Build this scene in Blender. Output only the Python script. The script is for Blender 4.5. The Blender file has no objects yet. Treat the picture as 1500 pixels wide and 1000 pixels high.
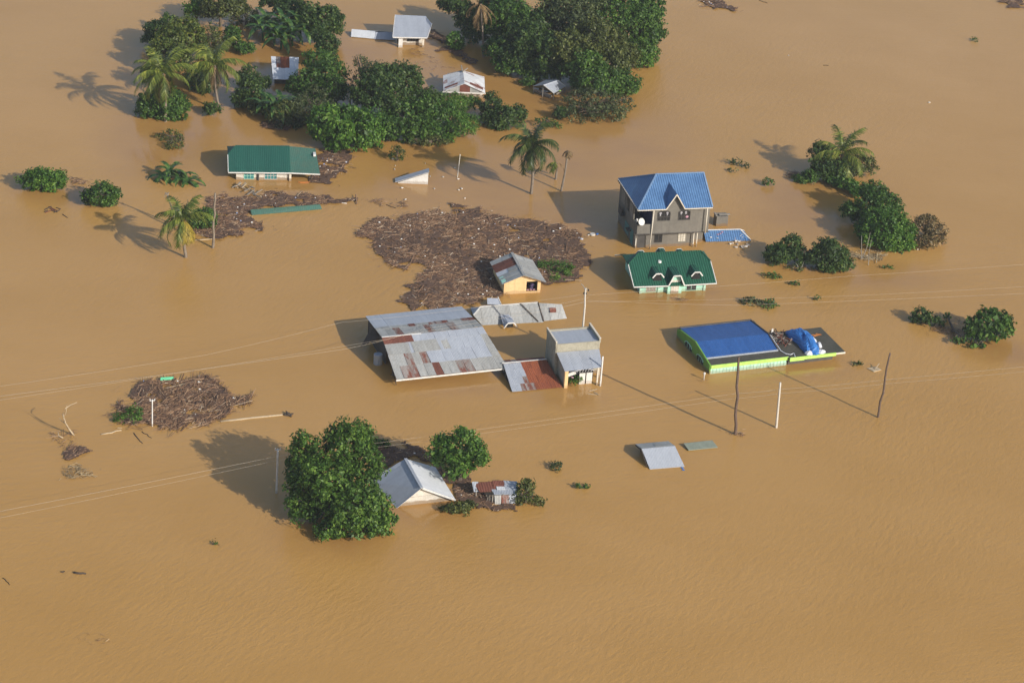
import bpy, math, random
import numpy as np
from mathutils import Matrix, Vector
R = math.radians
scn = bpy.context.scene
col = scn.collection

# ------------------------------------------------------------------ camera, sky, sun, exposure
CAM_H, PITCH, ROLL, FPX = 121.5, R(26.8), R(3.87), 3771.5
cam_d = bpy.data.cameras.new('camera')
cam = bpy.data.objects.new('camera', cam_d); col.objects.link(cam)
cam_d.lens = 36.0 * FPX / 1500.0; cam_d.sensor_width = 36.0
cam_d.clip_start = 1.0; cam_d.clip_end = 9000.0
cam.matrix_world = Matrix.Translation((0, 0, CAM_H)) @ Matrix.Rotation(math.pi/2 - PITCH, 4, 'X') @ Matrix.Rotation(ROLL, 4, 'Z')
scn.camera = cam
scn.render.resolution_x = 1024; scn.render.resolution_y = 682
SUN_EL, SUN_AZ = R(26.5), R(-41.0)          # azimuth counted from +X
w = bpy.data.worlds.new('World'); scn.world = w; w.use_nodes = True
wn = w.node_tree; wn.nodes.clear()
sky = wn.nodes.new('ShaderNodeTexSky'); sky.sky_type = 'NISHITA'; sky.sun_disc = False
sky.sun_elevation = SUN_EL; sky.sun_rotation = math.pi/2 - SUN_AZ
sky.air_density = 1.0; sky.dust_density = 1.6; sky.ozone_density = 1.0
bg = wn.nodes.new('ShaderNodeBackground'); bg.inputs[1].default_value = 0.118
wo = wn.nodes.new('ShaderNodeOutputWorld')
wn.links.new(sky.outputs[0], bg.inputs[0]); wn.links.new(bg.outputs[0], wo.inputs[0])
sd = bpy.data.lights.new('sun', 'SUN'); sd.energy = 4.1; sd.angle = R(0.55); sd.color = (1.0, 0.945, 0.86)
so = bpy.data.objects.new('sun', sd); col.objects.link(so)
sv = Vector((math.cos(SUN_AZ)*math.cos(SUN_EL), math.sin(SUN_AZ)*math.cos(SUN_EL), math.sin(SUN_EL)))
so.rotation_euler = sv.to_track_quat('Z', 'Y').to_euler(); so.location = (60, 100, 90)
vs = scn.view_settings
vs.view_transform = 'Standard'; vs.look = 'None'; vs.gamma = 1.0; vs.use_curve_mapping = False; vs.exposure = 0.30

# ------------------------------------------------------------------ survey: map position of a photo point on a level plane
def ray(px, py):
    x, y = px-750.0, 500.0-py
    c, s = math.cos(ROLL), math.sin(ROLL)
    X, Y = c*x - s*y, s*x + c*y
    return np.array([X, FPX*math.cos(PITCH)+Y*math.sin(PITCH), -FPX*math.sin(PITCH)+Y*math.cos(PITCH)])
def at(px, py, z=0.0):
    d = ray(px, py); t = (z-CAM_H)/d[2]
    return np.array([d[0]*t, d[1]*t, z])
def at_y(px, py, Y):
    d = ray(px, py); t = Y/d[1]
    return np.array([d[0]*t, Y, CAM_H+d[2]*t])
def ppm(p): return FPX/math.sqrt(p[0]**2+p[1]**2+(CAM_H-p[2])**2)

# ------------------------------------------------------------------ materials
def new_mat(name):
    m = bpy.data.materials.new(name); m.use_nodes = True
    nt = m.node_tree; nt.nodes.clear()
    out = nt.nodes.new('ShaderNodeOutputMaterial'); b = nt.nodes.new('ShaderNodeBsdfPrincipled')
    nt.links.new(b.outputs[0], out.inputs[0])
    return m, nt, b, out
def N(nt, t, **k):
    n = nt.nodes.new(t)
    for a, v in k.items(): setattr(n, a, v)
    return n
def mixc(nt, fac, a, b, mode='MIX'):
    n = N(nt, 'ShaderNodeMix', data_type='RGBA', blend_type=mode)
    for sock, v in ((n.inputs[0], fac), (n.inputs[6], a), (n.inputs[7], b)):
        if hasattr(v, 'is_linked'): nt.links.new(v, sock)
        elif isinstance(v, (int, float)): sock.default_value = v
        else: sock.default_value = (*v, 1) if len(v) == 3 else v
    return n.outputs[2]
def ramp(nt, src, stops):
    r = N(nt, 'ShaderNodeValToRGB'); nt.links.new(src, r.inputs[0])
    e = r.color_ramp.elements
    while len(e) < len(stops): e.new(0.5)
    for i, (p, c) in enumerate(stops):
        e[i].position = p; e[i].color = (*c, 1) if not isinstance(c, (int, float)) else (c, c, c, 1)
    return r.outputs[0]
def noise(nt, vec, scale, detail=4, rough=.55):
    n = N(nt, 'ShaderNodeTexNoise'); n.inputs['Scale'].default_value = scale
    n.inputs['Detail'].default_value = detail; n.inputs['Roughness'].default_value = rough
    if vec is not None: nt.links.new(vec, n.inputs['Vector'])
    return n.outputs['Fac']
def mapping(nt, src, sc=(1, 1, 1), rot=(0, 0, 0)):
    m = N(nt, 'ShaderNodeMapping'); nt.links.new(src, m.inputs[0])
    m.inputs['Scale'].default_value = sc; m.inputs['Rotation'].default_value = rot
    return m.outputs[0]
def surf(name, c1, c2=None, scale=1.2, rough=.8, silt=0, rib=0, ribd=.02, rust=None, rusta=.5, metal=0, streak=False, island=0, bump=0, grime=.35, spec=.4):
    """painted / metal / concrete surface with patchy colour, optional ribs across the sheet, rust and per-piece variation"""
    m, nt, b, out = new_mat(name)
    tc = N(nt, 'ShaderNodeTexCoord'); v = tc.outputs['UV']
    c2 = c2 or tuple(x*.72 for x in c1)
    vv = mapping(nt, v, (3.0, .35, 1)) if streak else v
    n1 = noise(nt, vv, scale, 6, .65)
    f = ramp(nt, n1, [(.35, 0.0), (.68, 1.0)])
    c = mixc(nt, f, c1, c2)
    n2 = noise(nt, v, scale*5, 4, .7)
    g = ramp(nt, n2, [(.45, 0.0), (.8, 1.0)])
    c = mixc(nt, g, c, mixc(nt, grime, c, tuple(x*.5 for x in c2)))
    if island:
        gi = N(nt, 'ShaderNodeNewGeometry')
        k = ramp(nt, gi.outputs['Random Per Island'], [(0, 1-island), (1, 1+island*.4)])
        c = mixc(nt, 1.0, c, k, 'MULTIPLY')
    if silt:
        gp = N(nt, 'ShaderNodeNewGeometry'); sx = N(nt, 'ShaderNodeSeparateXYZ'); nt.links.new(gp.outputs['Position'], sx.inputs[0])
        ad = N(nt, 'ShaderNodeMath', operation='MULTIPLY_ADD'); nt.links.new(noise(nt, mapping(nt, gp.outputs['Position'], (1.3, 1.3, .5)), 1.0, 4, .6), ad.inputs[0]); ad.inputs[1].default_value = -.55; nt.links.new(sx.outputs[2], ad.inputs[2])
        sm = ramp(nt, ad.outputs[0], [(0.0, silt), (.09, 0.0)])
        c = mixc(nt, sm, c, (.20, .125, .06))
        stv = noise(nt, mapping(nt, v, (4.0, .25, 1)), 1.0, 5, .6); c = mixc(nt, ramp(nt, stv, [(.5, 0.0), (.8, .45)]), c, tuple(x*.45 for x in c1))
    if rust:
        n3 = noise(nt, mapping(nt, v, (1.6, .5, 1)), scale*.9, 7, .7)
        rm = ramp(nt, n3, [(rusta, 0.0), (rusta+.09, 1.0)])
        c = mixc(nt, rm, c, mixc(nt, n2, tuple(x*.6 for x in rust), rust))
        rr = ramp(nt, n3, [(rusta, rough), (rusta+.1, .9)]); nt.links.new(rr, b.inputs['Roughness'])
    else: b.inputs['Roughness'].default_value = rough
    nt.links.new(c, b.inputs['Base Color'])
    b.inputs['Metallic'].default_value = metal
    b.inputs['Specular IOR Level'].default_value = spec
    h = None
    if rib:
        wv = N(nt, 'ShaderNodeTexWave'); wv.wave_type = 'BANDS'; wv.bands_direction = 'X'; wv.wave_profile = 'SIN'
        wv.inputs['Scale'].default_value = .31416/rib; nt.links.new(v, wv.inputs['Vector'])
        bp = N(nt, 'ShaderNodeBump'); bp.inputs['Distance'].default_value = ribd; nt.links.new(wv.outputs['Fac'], bp.inputs['Height'])
        bp.inputs['Strength'].default_value = 1; h = bp
    if bump:
        bq = N(nt, 'ShaderNodeBump'); bq.inputs['Distance'].default_value = bump; nt.links.new(n2, bq.inputs['Height'])
        if h: nt.links.new(h.outputs[0], bq.inputs['Normal'])
        h = bq
    if h: nt.links.new(h.outputs[0], b.inputs['Normal'])
    return m
def leafmat(name, dark, mid, light, transl=.30, clump=.38, rough=.5):
    m, nt, b, out = new_mat(name)
    gi = N(nt, 'ShaderNodeNewGeometry'); tc = N(nt, 'ShaderNodeTexCoord')
    c = ramp(nt, gi.outputs['Random Per Island'], [(0, dark), (.55, mid), (1, light)])
    n = noise(nt, tc.outputs['Object'], clump, 3, .6)
    k = ramp(nt, n, [(.3, (.55, .6, .55)), (.7, (1.4, 1.28, 1.05))])
    c = mixc(nt, 1.0, c, k, 'MULTIPLY')
    nt.links.new(c, b.inputs['Base Color']); b.inputs['Roughness'].default_value = rough
    b.inputs['Specular IOR Level'].default_value = .3
    t = N(nt, 'ShaderNodeBsdfTranslucent')
    c2 = mixc(nt, 1.0, c, (1.3, 1.5, .6), 'MULTIPLY'); nt.links.new(c2, t.inputs[0])
    mx = N(nt, 'ShaderNodeMixShader'); mx.inputs[0].default_value = transl
    nt.links.new(b.outputs[0], mx.inputs[1]); nt.links.new(t.outputs[0], mx.inputs[2]); nt.links.new(mx.outputs[0], out.inputs[0])
    return m
def scraps(name, stops, rough=.85):
    m, nt, b, out = new_mat(name)
    gi = N(nt, 'ShaderNodeNewGeometry')
    c = ramp(nt, gi.outputs['Random Per Island'], stops)
    nt.links.new(c, b.inputs['Base Color']); b.inputs['Roughness'].default_value = rough
    return m

M = {}
M['leaf_mango'] = leafmat('leaf_mango', (.020, .052, .010), (.050, .118, .020), (.125, .215, .045))
M['leaf_deep'] = leafmat('leaf_deep', (.018, .042, .012), (.044, .090, .022), (.11, .165, .045))
M['leaf_bright'] = leafmat('leaf_bright', (.026, .072, .010), (.064, .155, .022), (.15, .26, .05))
M['leaf_front'] = leafmat('leaf_front', (.022, .058, .010), (.058, .132, .020), (.14, .235, .045), .3, .3)
M['leaf_olive'] = leafmat('leaf_olive', (.038, .055, .016), (.080, .105, .028), (.15, .165, .055))
M['leaf_grey'] = leafmat('leaf_grey', (.035, .055, .024), (.070, .095, .040), (.14, .17, .08))
M['leaf_yellow'] = leafmat('leaf_yellow', (.035, .06, .012), (.075, .115, .022), (.18, .20, .05))
M['leaf_brown'] = leafmat('leaf_brown', (.055, .05, .02), (.13, .10, .045), (.24, .17, .09), .15)
M['palm'] = leafmat('palm', (.045, .075, .014), (.115, .155, .028), (.27, .30, .07), .25, .25, .4)
M['palm_deep'] = leafmat('palm_deep', (.022, .045, .014), (.055, .088, .024), (.15, .18, .06), .25, .25, .35)
M['palm_dead'] = leafmat('palm_dead', (.10, .065, .035), (.20, .13, .07), (.34, .24, .13), .1, .3, .8)
M['palm_yellow'] = leafmat('palm_yellow', (.16, .13, .02), (.30, .23, .03), (.42, .32, .06), .2, .3, .6)
M['banana'] = leafmat('banana', (.02, .06, .018), (.045, .115, .03), (.12, .19, .05), .25, .5, .35)
M['bark'] = surf('bark', (.16, .12, .085), (.08, .06, .045), 2, .95, bump=.03)
M['palm_trunk'] = surf('palm_trunk', (.26, .21, .16), (.14, .11, .08), 3, .9, bump=.02)
M['pole_wood'] = surf('pole_wood', (.15, .10, .075), (.08, .055, .04), 2, .9)
M['pole_conc'] = surf('pole_conc', (.58, .54, .47), (.45, .41, .35), 2, .8)
M['white'] = surf('white', (.72, .71, .68), (.58, .56, .52), 1.2, .6, silt=.4)
M['cream'] = surf('cream', (.70, .64, .54), (.58, .50, .38), 1.0, .8, silt=.8)
M['wall_block'] = surf('wall_block', (.66, .62, .55), (.48, .44, .37), 1.1, .85, bump=.01, silt=.8)
M['cement'] = surf('cement', (.185, .168, .142), (.14, .128, .108), .7, .9, bump=.01, silt=.8)
M['cement_dark'] = surf('cement_dark', (.10, .09, .08), (.06, .055, .05), .7, .9)
M['hollow_block'] = surf('hollow_block', (.40, .37, .29), (.27, .25, .19), 1.6, .9, bump=.02, grime=.6, silt=.8)
M['yellow_wall'] = surf('yellow_wall', (.74, .52, .27), (.66, .44, .21), .9, .85, silt=.4)
M['mint'] = surf('mint', (.42, .76, .60), (.34, .62, .50), 1.2, .8, silt=.4)
M['mint_pale'] = surf('mint_pale', (.46, .70, .56), (.32, .52, .42), 2.0, .8, streak=True, silt=.4)
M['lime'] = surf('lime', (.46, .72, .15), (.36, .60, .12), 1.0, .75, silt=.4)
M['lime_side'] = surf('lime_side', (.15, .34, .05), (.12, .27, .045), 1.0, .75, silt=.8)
M['deck'] = surf('deck', (.085, .078, .062), (.05, .052, .036), .6, .9, grime=.6)
M['deck_pale'] = surf('deck_pale', (.12, .11, .095), (.06, .06, .045), .5, .9, grime=.6)
M['blue_tile'] = surf('blue_tile', (.095, .200, .38), (.065, .145, .30), .5, .5, rib=.27, ribd=.05, grime=.55)
M['blue_cap'] = surf('blue_cap', (.20, .31, .47), (.15, .24, .38), 1, .5)
M['blue_sheet'] = surf('blue_sheet', (.030, .105, .32), (.022, .08, .25), .5, .5, rib=.2, ribd=.02, streak=True, grime=.55)
M['green_tile'] = surf('green_tile', (.016, .094, .055), (.012, .072, .042), .8, .5, rib=.27, ribd=.05, streak=True, grime=.6)
M['teal_sheet'] = surf('teal_sheet', (.018, .092, .068), (.014, .072, .054), .35, .45, rib=.22, ribd=.015, streak=True, grime=.3)
M['teal_dusty'] = surf('teal_dusty', (.034, .118, .092), (.06, .115, .085), .8, .7, rib=.22, ribd=.015, grime=.6)
M['zinc'] = surf('zinc', (.42, .45, .50), (.36, .385, .43), .5, .5, rib=.15, ribd=.02, metal=.15, island=.05, streak=True, grime=.25)
M['zinc_grey'] = surf('zinc_grey', (.41, .415, .40), (.31, .305, .285), .8, .6, rib=.15, ribd=.02, metal=.1, rust=(.20, .07, .04), rusta=.66, island=.16, streak=True, grime=.5)
M['zinc_white'] = surf('zinc_white', (.64, .66, .69), (.55, .57, .59), .6, .5, rib=.15, ribd=.02, island=.08, streak=True, grime=.3)
M['white_rusty'] = surf('white_rusty', (.66, .67, .68), (.52, .52, .52), .8, .6, rib=.15, ribd=.02, rust=(.24, .07, .04), rusta=.54, streak=True, grime=.4)
M['rust_part'] = surf('rust_part', (.30, .27, .25), (.24, .2, .18), .9, .75, rib=.15, ribd=.02, rust=(.21, .075, .05), rusta=.47, island=.2, streak=True)
M['rust'] = surf('rust', (.20, .070, .045), (.13, .045, .032), 1.2, .9, rib=.15, ribd=.03, island=.2, streak=True, grime=.5)
M['rust_orange'] = surf('rust_orange', (.30, .085, .032), (.20, .055, .028), .9, .9, rib=.17, ribd=.03, island=.12, streak=True, grime=.5)
M['dark'] = surf('dark', (.018, .016, .015), (.01, .01, .01), 1, .7)
M['glass'] = surf('glass', (.03, .035, .04), (.02, .02, .02), 1, .15, spec=.6)
M['glass_teal'] = surf('glass_teal', (.05, .22, .22), (.035, .14, .15), 2, .3)
M['navy'] = surf('navy', (.02, .03, .11), (.015, .02, .07), 1, .7)
M['tarp'] = surf('tarp', (.035, .18, .50), (.03, .14, .42), 1.5, .5, grime=.3)
M['sack'] = surf('sack', (.62, .64, .68), (.5, .52, .56), 3, .8, bump=.03)
M['plain_white'] = surf('plain_white', (.62, .58, .52), (.5, .46, .4), 1.2, .6)
M['shirt'] = surf('shirt', (.40, .39, .41), (.3, .28, .3), 3, .9)
M['orange'] = surf('orange', (.55, .20, .04), (.4, .14, .04), 3, .8)
M['pink'] = surf('pink', (.58, .33, .36), (.40, .2, .3), 3, .9)
M['purple'] = surf('purple', (.13, .09, .19), (.07, .05, .1), 3, .9)
M['wood_pale'] = surf('wood_pale', (.50, .40, .26), (.34, .26, .17), 3, .9)
M['wood_grey'] = surf('wood_grey', (.30, .27, .23), (.18, .16, .13), 3, .9)
M['wood_dark'] = surf('wood_dark', (.08, .06, .045), (.05, .035, .025), 3, .9)
M['board_green'] = surf('board_green', (.22, .25, .20), (.17, .19, .15), 2, .8)
M['green_box'] = surf('green_box', (.10, .50, .26), (.08, .4, .22), 2, .6)
M['wire'] = surf('wire', (.50, .43, .33), (.45, .38, .3), 2, .6)
M['sticks'] = scraps('sticks', [(0, (.055, .030, .018)), (.4, (.135, .070, .038)), (.75, (.26, .145, .075)), (.96, (.40, .26, .15)), (1, (.60, .50, .36))])
M['muck'] = surf('muck', (.125, .070, .044), (.062, .038, .026), .8, .95)
M['bits'] = scraps('bits', [(0, (.62, .6, .56)), (.7, (.75, .73, .68)), (.85, (.15, .25, .5)), (1, (.6, .5, .35))])
M['reeds'] = scraps('reeds', [(0, (.10, .07, .035)), (.5, (.26, .19, .10)), (1, (.5, .4, .24))])

def water_mat():
    m, nt, b, out = new_mat('muddy_water')
    g = N(nt, 'ShaderNodeNewGeometry'); P = g.outputs['Position']
    # silt: broad slow swirls of two muds
    s1 = noise(nt, mapping(nt, P, (.011, .017, .01)), 1.0, 3, .55)
    s2 = noise(nt, mapping(nt, P, (.05, .07, .05), (0, 0, .4)), 1.0, 4, .6)
    c = mixc(nt, ramp(nt, s1, [(.35, 0.0), (.68, 1.0)]), (.422, .233, .062), (.460, .261, .086))
    c = mixc(nt, ramp(nt, s2, [(.40, 0.0), (.75, .65)]), c, (.385, .208, .052))
    # sheltered water inside the flooded village: smoother, orange from silt plus wall reflections painted into its colour
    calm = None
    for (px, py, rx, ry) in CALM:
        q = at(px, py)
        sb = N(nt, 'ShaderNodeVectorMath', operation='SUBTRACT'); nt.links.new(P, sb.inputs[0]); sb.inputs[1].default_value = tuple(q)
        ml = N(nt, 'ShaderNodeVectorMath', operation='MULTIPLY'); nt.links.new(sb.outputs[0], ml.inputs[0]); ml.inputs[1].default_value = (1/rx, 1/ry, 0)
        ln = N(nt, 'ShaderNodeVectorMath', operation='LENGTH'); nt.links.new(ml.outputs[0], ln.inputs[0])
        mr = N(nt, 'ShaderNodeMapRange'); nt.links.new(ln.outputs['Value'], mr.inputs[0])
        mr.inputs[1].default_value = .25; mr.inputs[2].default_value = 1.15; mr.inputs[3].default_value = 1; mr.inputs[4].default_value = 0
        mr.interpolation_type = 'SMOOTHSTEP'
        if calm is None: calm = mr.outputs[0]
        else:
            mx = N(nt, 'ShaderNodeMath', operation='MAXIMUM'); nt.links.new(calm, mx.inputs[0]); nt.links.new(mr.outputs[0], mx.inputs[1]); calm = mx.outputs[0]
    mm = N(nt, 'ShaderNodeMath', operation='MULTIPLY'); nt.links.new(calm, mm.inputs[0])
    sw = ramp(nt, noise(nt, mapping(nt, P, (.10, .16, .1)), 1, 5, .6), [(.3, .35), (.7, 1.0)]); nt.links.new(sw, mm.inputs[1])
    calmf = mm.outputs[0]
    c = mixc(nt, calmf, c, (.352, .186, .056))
    nt.links.new(c, b.inputs['Base Color'])
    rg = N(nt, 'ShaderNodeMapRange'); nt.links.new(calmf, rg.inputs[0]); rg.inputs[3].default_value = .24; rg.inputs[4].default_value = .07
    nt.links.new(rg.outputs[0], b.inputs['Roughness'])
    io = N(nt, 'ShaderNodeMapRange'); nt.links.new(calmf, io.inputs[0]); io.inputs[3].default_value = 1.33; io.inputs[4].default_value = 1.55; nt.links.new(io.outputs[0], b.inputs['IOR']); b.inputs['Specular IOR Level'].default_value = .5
    # wind ripples running to the upper right of the view, finer chop on top
    an = lambda ang, sx, sy: mapping(nt, mapping(nt, P, (1, 1, 1), (0, 0, R(-ang))), (sx, sy, 1))
    ra = noise(nt, an(64, .75, 1.7), 1.0, 5, .62); rb = noise(nt, an(14, .55, 1.7), 1.0, 5, .62)
    zone = ramp(nt, noise(nt, mapping(nt, P, (.02, .012, 1)), 1, 2, .5), [(.42, 0.0), (.58, 1.0)])
    mz = N(nt, 'ShaderNodeMix', data_type='FLOAT'); nt.links.new(zone, mz.inputs[0]); nt.links.new(ra, mz.inputs[2]); nt.links.new(rb, mz.inputs[3]); r1 = mz.outputs[0]
    r2 = noise(nt, an(50, 1.6, 3.6), 1.0, 4, .6)
    gust = ramp(nt, noise(nt, mapping(nt, P, (.028, .05, 1)), 1, 3, .5), [(.3, .45), (.7, 1.0)])
    b1 = N(nt, 'ShaderNodeBump'); b1.inputs['Distance'].default_value = .078; nt.links.new(r1, b1.inputs['Height'])
    st = N(nt, 'ShaderNodeMath', operation='MULTIPLY'); nt.links.new(gust, st.inputs[0])
    iv = N(nt, 'ShaderNodeMapRange'); nt.links.new(calmf, iv.inputs[0]); iv.inputs[3].default_value = 1; iv.inputs[4].default_value = .12
    nt.links.new(iv.outputs[0], st.inputs[1]); nt.links.new(st.outputs[0], b1.inputs['Strength'])
    b2 = N(nt, 'ShaderNodeBump'); b2.inputs['Distance'].default_value = .03; nt.links.new(r2, b2.inputs['Height'])
    nt.links.new(st.outputs[0], b2.inputs['Strength']); nt.links.new(b1.outputs[0], b2.inputs['Normal'])
    nt.links.new(b2.outputs[0], b.inputs['Normal'])
    return m
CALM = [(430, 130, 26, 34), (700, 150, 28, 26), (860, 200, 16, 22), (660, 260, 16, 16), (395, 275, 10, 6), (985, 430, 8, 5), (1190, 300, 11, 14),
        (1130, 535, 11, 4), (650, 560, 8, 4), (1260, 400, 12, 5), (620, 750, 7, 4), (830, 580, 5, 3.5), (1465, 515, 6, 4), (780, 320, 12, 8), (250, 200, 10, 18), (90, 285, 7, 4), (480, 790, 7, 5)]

# ------------------------------------------------------------------ mesh helpers
def unit(v): v = np.asarray(v, float); return v/(np.linalg.norm(v)+1e-12)
class MB:
    def __init__(s, h=0.0): s.v = []; s.f = []; s.m = []; s.h = h
    def add(s, vs_, fs, mi=0):
        o = len(s.v); s.v += [tuple(map(float, p)) for p in vs_]; s.f += [tuple(o+i for i in f) for f in fs]; s.m += [mi]*len(fs)
    def poly(s, pts, mi=0): s.add(pts, [tuple(range(len(pts)))], mi)
    def prism(s, pts, vec, mi=0, side=None):
        n = len(pts); vec = np.asarray(vec, float)
        a = [np.asarray(p, float) for p in pts]; b = [p+vec for p in a]
        s.add(a+b, [tuple(range(n)), tuple(range(2*n-1, n-1, -1))], mi)
        s.add(a+b, [(i, i+n, (i+1) % n+n, (i+1) % n) for i in range(n)], mi if side is None else side)
    def slab(s, pts, t=.07, mi=0, side=None): s.prism(pts, (0, 0, -t), mi, side)
    def box(s, fr, u0, u1, v0, v1, z0, z1, mi=0):
        s.prism([fr(u0, v0, z1), fr(u1, v0, z1), fr(u1, v1, z1), fr(u0, v1, z1)], (0, 0, z0-z1), mi)
    def bar(s, a, b, wd=.08, ht=None, mi=0):
        a, b = np.asarray(a, float), np.asarray(b, float); d = unit(b-a)
        r = unit(np.cross(d, (0, 0, 1))) if abs(d[2]) < .98 else np.array([1., 0, 0])
        up = np.cross(r, d); ht = ht or wd
        c = [a+r*sx*wd/2+up*sy*ht/2 for sx, sy in ((-1, -1), (1, -1), (1, 1), (-1, 1))]
        s.prism(c, b-a, mi)
    def tube(s, path, rad, n=8, mi=0):
        P = [np.asarray(p, float) for p in path]
        if not hasattr(rad, '__len__'): rad = [rad]*len(P)
        rings = []; o = len(s.v)
        for i, p in enumerate(P):
            d = unit(P[min(i+1, len(P)-1)]-P[max(i-1, 0)])
            r = unit(np.cross(d, (0.13, .07, 1))) if abs(d[2]) < .95 else unit(np.cross(d, (1, .1, 0)))
            q = np.cross(d, r)
            for k in range(n):
                a = 2*math.pi*k/n; s.v.append(tuple(p+(r*math.cos(a)+q*math.sin(a))*rad[i]))
        for i in range(len(P)-1):
            for k in range(n):
                s.f.append((o+i*n+k, o+i*n+(k+1) % n, o+(i+1)*n+(k+1) % n, o+(i+1)*n+k)); s.m.append(mi)
        s.f.append(tuple(o+k for k in range(n))[::-1]); s.m.append(mi)
        s.f.append(tuple(o+(len(P)-1)*n+k for k in range(n))); s.m.append(mi)
    def sheets(s, A, B, C, D, nu, nv, pick, seed=1, t=.02, over=.04, z0=.0, jit=.025):
        """corrugated sheets laid course by course on the plane A(front left) B C D(back left); pick(i, j) gives the material slot"""
        rnd = random.Random(seed); A, B, C, D = [np.asarray(p, float) for p in (A, B, C, D)]
        nrm = unit(np.cross(B-A, D-A)); nrm = nrm if nrm[2] > 0 else -nrm
        def bl(x, y): return A*(1-x)*(1-y)+B*x*(1-y)+C*x*y+D*(1-x)*y
        for j in range(nv):
            for i in range(nu):
                mi = pick(i, j)
                if mi is None: continue
                x0, x1 = i/nu-over/2/max(1, nu/4)*0, (i+1)/nu; y0, y1 = j/nv, (j+1)/nv+(.012 if j < nv-1 else 0)
                up = nrm*(z0+.012*((i+j) % 2)+.012*(nv-j)+rnd.random()*jit)
                tl = nrm*(rnd.random()*jit)
                dx = (rnd.random()-.5)*.004
                q = [bl(x0+dx, y0)+up+tl, bl(x1+.003, y0)+up, bl(x1+.003, y1)+up*.6, bl(x0+dx, y1)+up*.6]
                s.prism(q, -nrm*t, mi)
    def build(s, name, mats, parent=None, smooth=False, origin=None):
        if not isinstance(mats, (list, tuple)): mats = [mats]
        if parent is not None: org = np.array(parent['_o'])
        elif origin is not None: org = np.asarray(origin, float)
        else:
            a = np.array(s.v); org = a.mean(0); org[2] = a[:, 2].min()
        V = np.array(s.v)-org
        me = bpy.data.meshes.new(name); me.from_pydata(V.tolist(), [], s.f)
        for m in mats: me.materials.append(M[m])
        me.polygons.foreach_set('material_index', s.m)
        if smooth: me.polygons.foreach_set('use_smooth', [True]*len(s.f))
        uv = me.uv_layers.new(name='UVMap'); hu = np.array([math.cos(R(s.h)), math.sin(R(s.h)), 0])
        buf = np.zeros((len(me.loops), 2)); li = 0; rr = random.Random(len(s.v))
        for p in me.polygons:
            n = np.array(p.normal)
            ax = np.cross((0, 0, 1), n)
            if np.linalg.norm(ax) < .06: ax = hu
            ax = unit(ax); ay = np.cross(n, ax)
            for k in p.vertices:
                w_ = V[k]+org; buf[li] = (w_@ax, w_@ay); li += 1
        uv.data.foreach_set('uv', buf.ravel()); me.validate(); me.update()
        o = bpy.data.objects.new(name, me); col.objects.link(o)
        if parent is not None: o.parent = parent; o['_o'] = tuple(org)
        else: o.location = org; o['_o'] = tuple(org)
        return o
class Frame:
    def __init__(s, px, py, z, h):
        s.o = at(px, py, z); s.h = h; s.c, s.s = math.cos(R(h)), math.sin(R(h))
    def __call__(s, u, v, z): return np.array([s.o[0]+u*s.c-v*s.s, s.o[1]+u*s.s+v*s.c, z])
def tag(o, label=None, cat=None, group=None, kind=None):
    if label: o['label'] = label
    if cat: o['category'] = cat
    if group: o['group'] = group
    if kind: o['kind'] = kind
    return o
def thing(name, label, cat, loc, group=None):
    o = bpy.data.objects.new(name, None); col.objects.link(o); o.empty_display_size = .3
    o.location = tuple(map(float, loc)); o['_o'] = tuple(map(float, loc))
    return tag(o, label, cat, group)
def quads(name, Q, mat, parent=None, origin=(0, 0, 0), mi=None):
    """mesh from an (n,4,3) array of loose quads"""
    org = np.array(parent['_o']) if parent is not None else np.asarray(origin, float)
    mats = mat if isinstance(mat, list) else [mat]
    n = len(Q); V = (Q.reshape(-1, 3)-org).astype(np.float32)
    me = bpy.data.meshes.new(name)
    me.vertices.add(n*4); me.vertices.foreach_set('co', V.ravel())
    me.loops.add(n*4); me.loops.foreach_set('vertex_index', np.arange(n*4, dtype=np.int32))
    me.polygons.add(n); me.polygons.foreach_set('loop_start', np.arange(0, n*4, 4, dtype=np.int32))
    me.polygons.foreach_set('loop_total', np.full(n, 4, np.int32))
    for m in mats: me.materials.append(M[m])
    if mi is not None: me.polygons.foreach_set('material_index', mi)
    me.update(calc_edges=True); me.validate()
    o = bpy.data.objects.new(name, me); col.objects.link(o)
    if parent is not None: o.parent = parent
    else: o.location = tuple(org)
    o['_o'] = tuple(map(float, org))
    return o

# ------------------------------------------------------------------ water
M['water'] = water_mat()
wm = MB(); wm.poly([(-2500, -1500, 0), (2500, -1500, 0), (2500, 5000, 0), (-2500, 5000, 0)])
tag(wm.build('flood_water', 'water', origin=(0, 250, 0)), 'wide sheet of brown muddy flood water covering the whole village', 'flood water', kind='structure')

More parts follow.
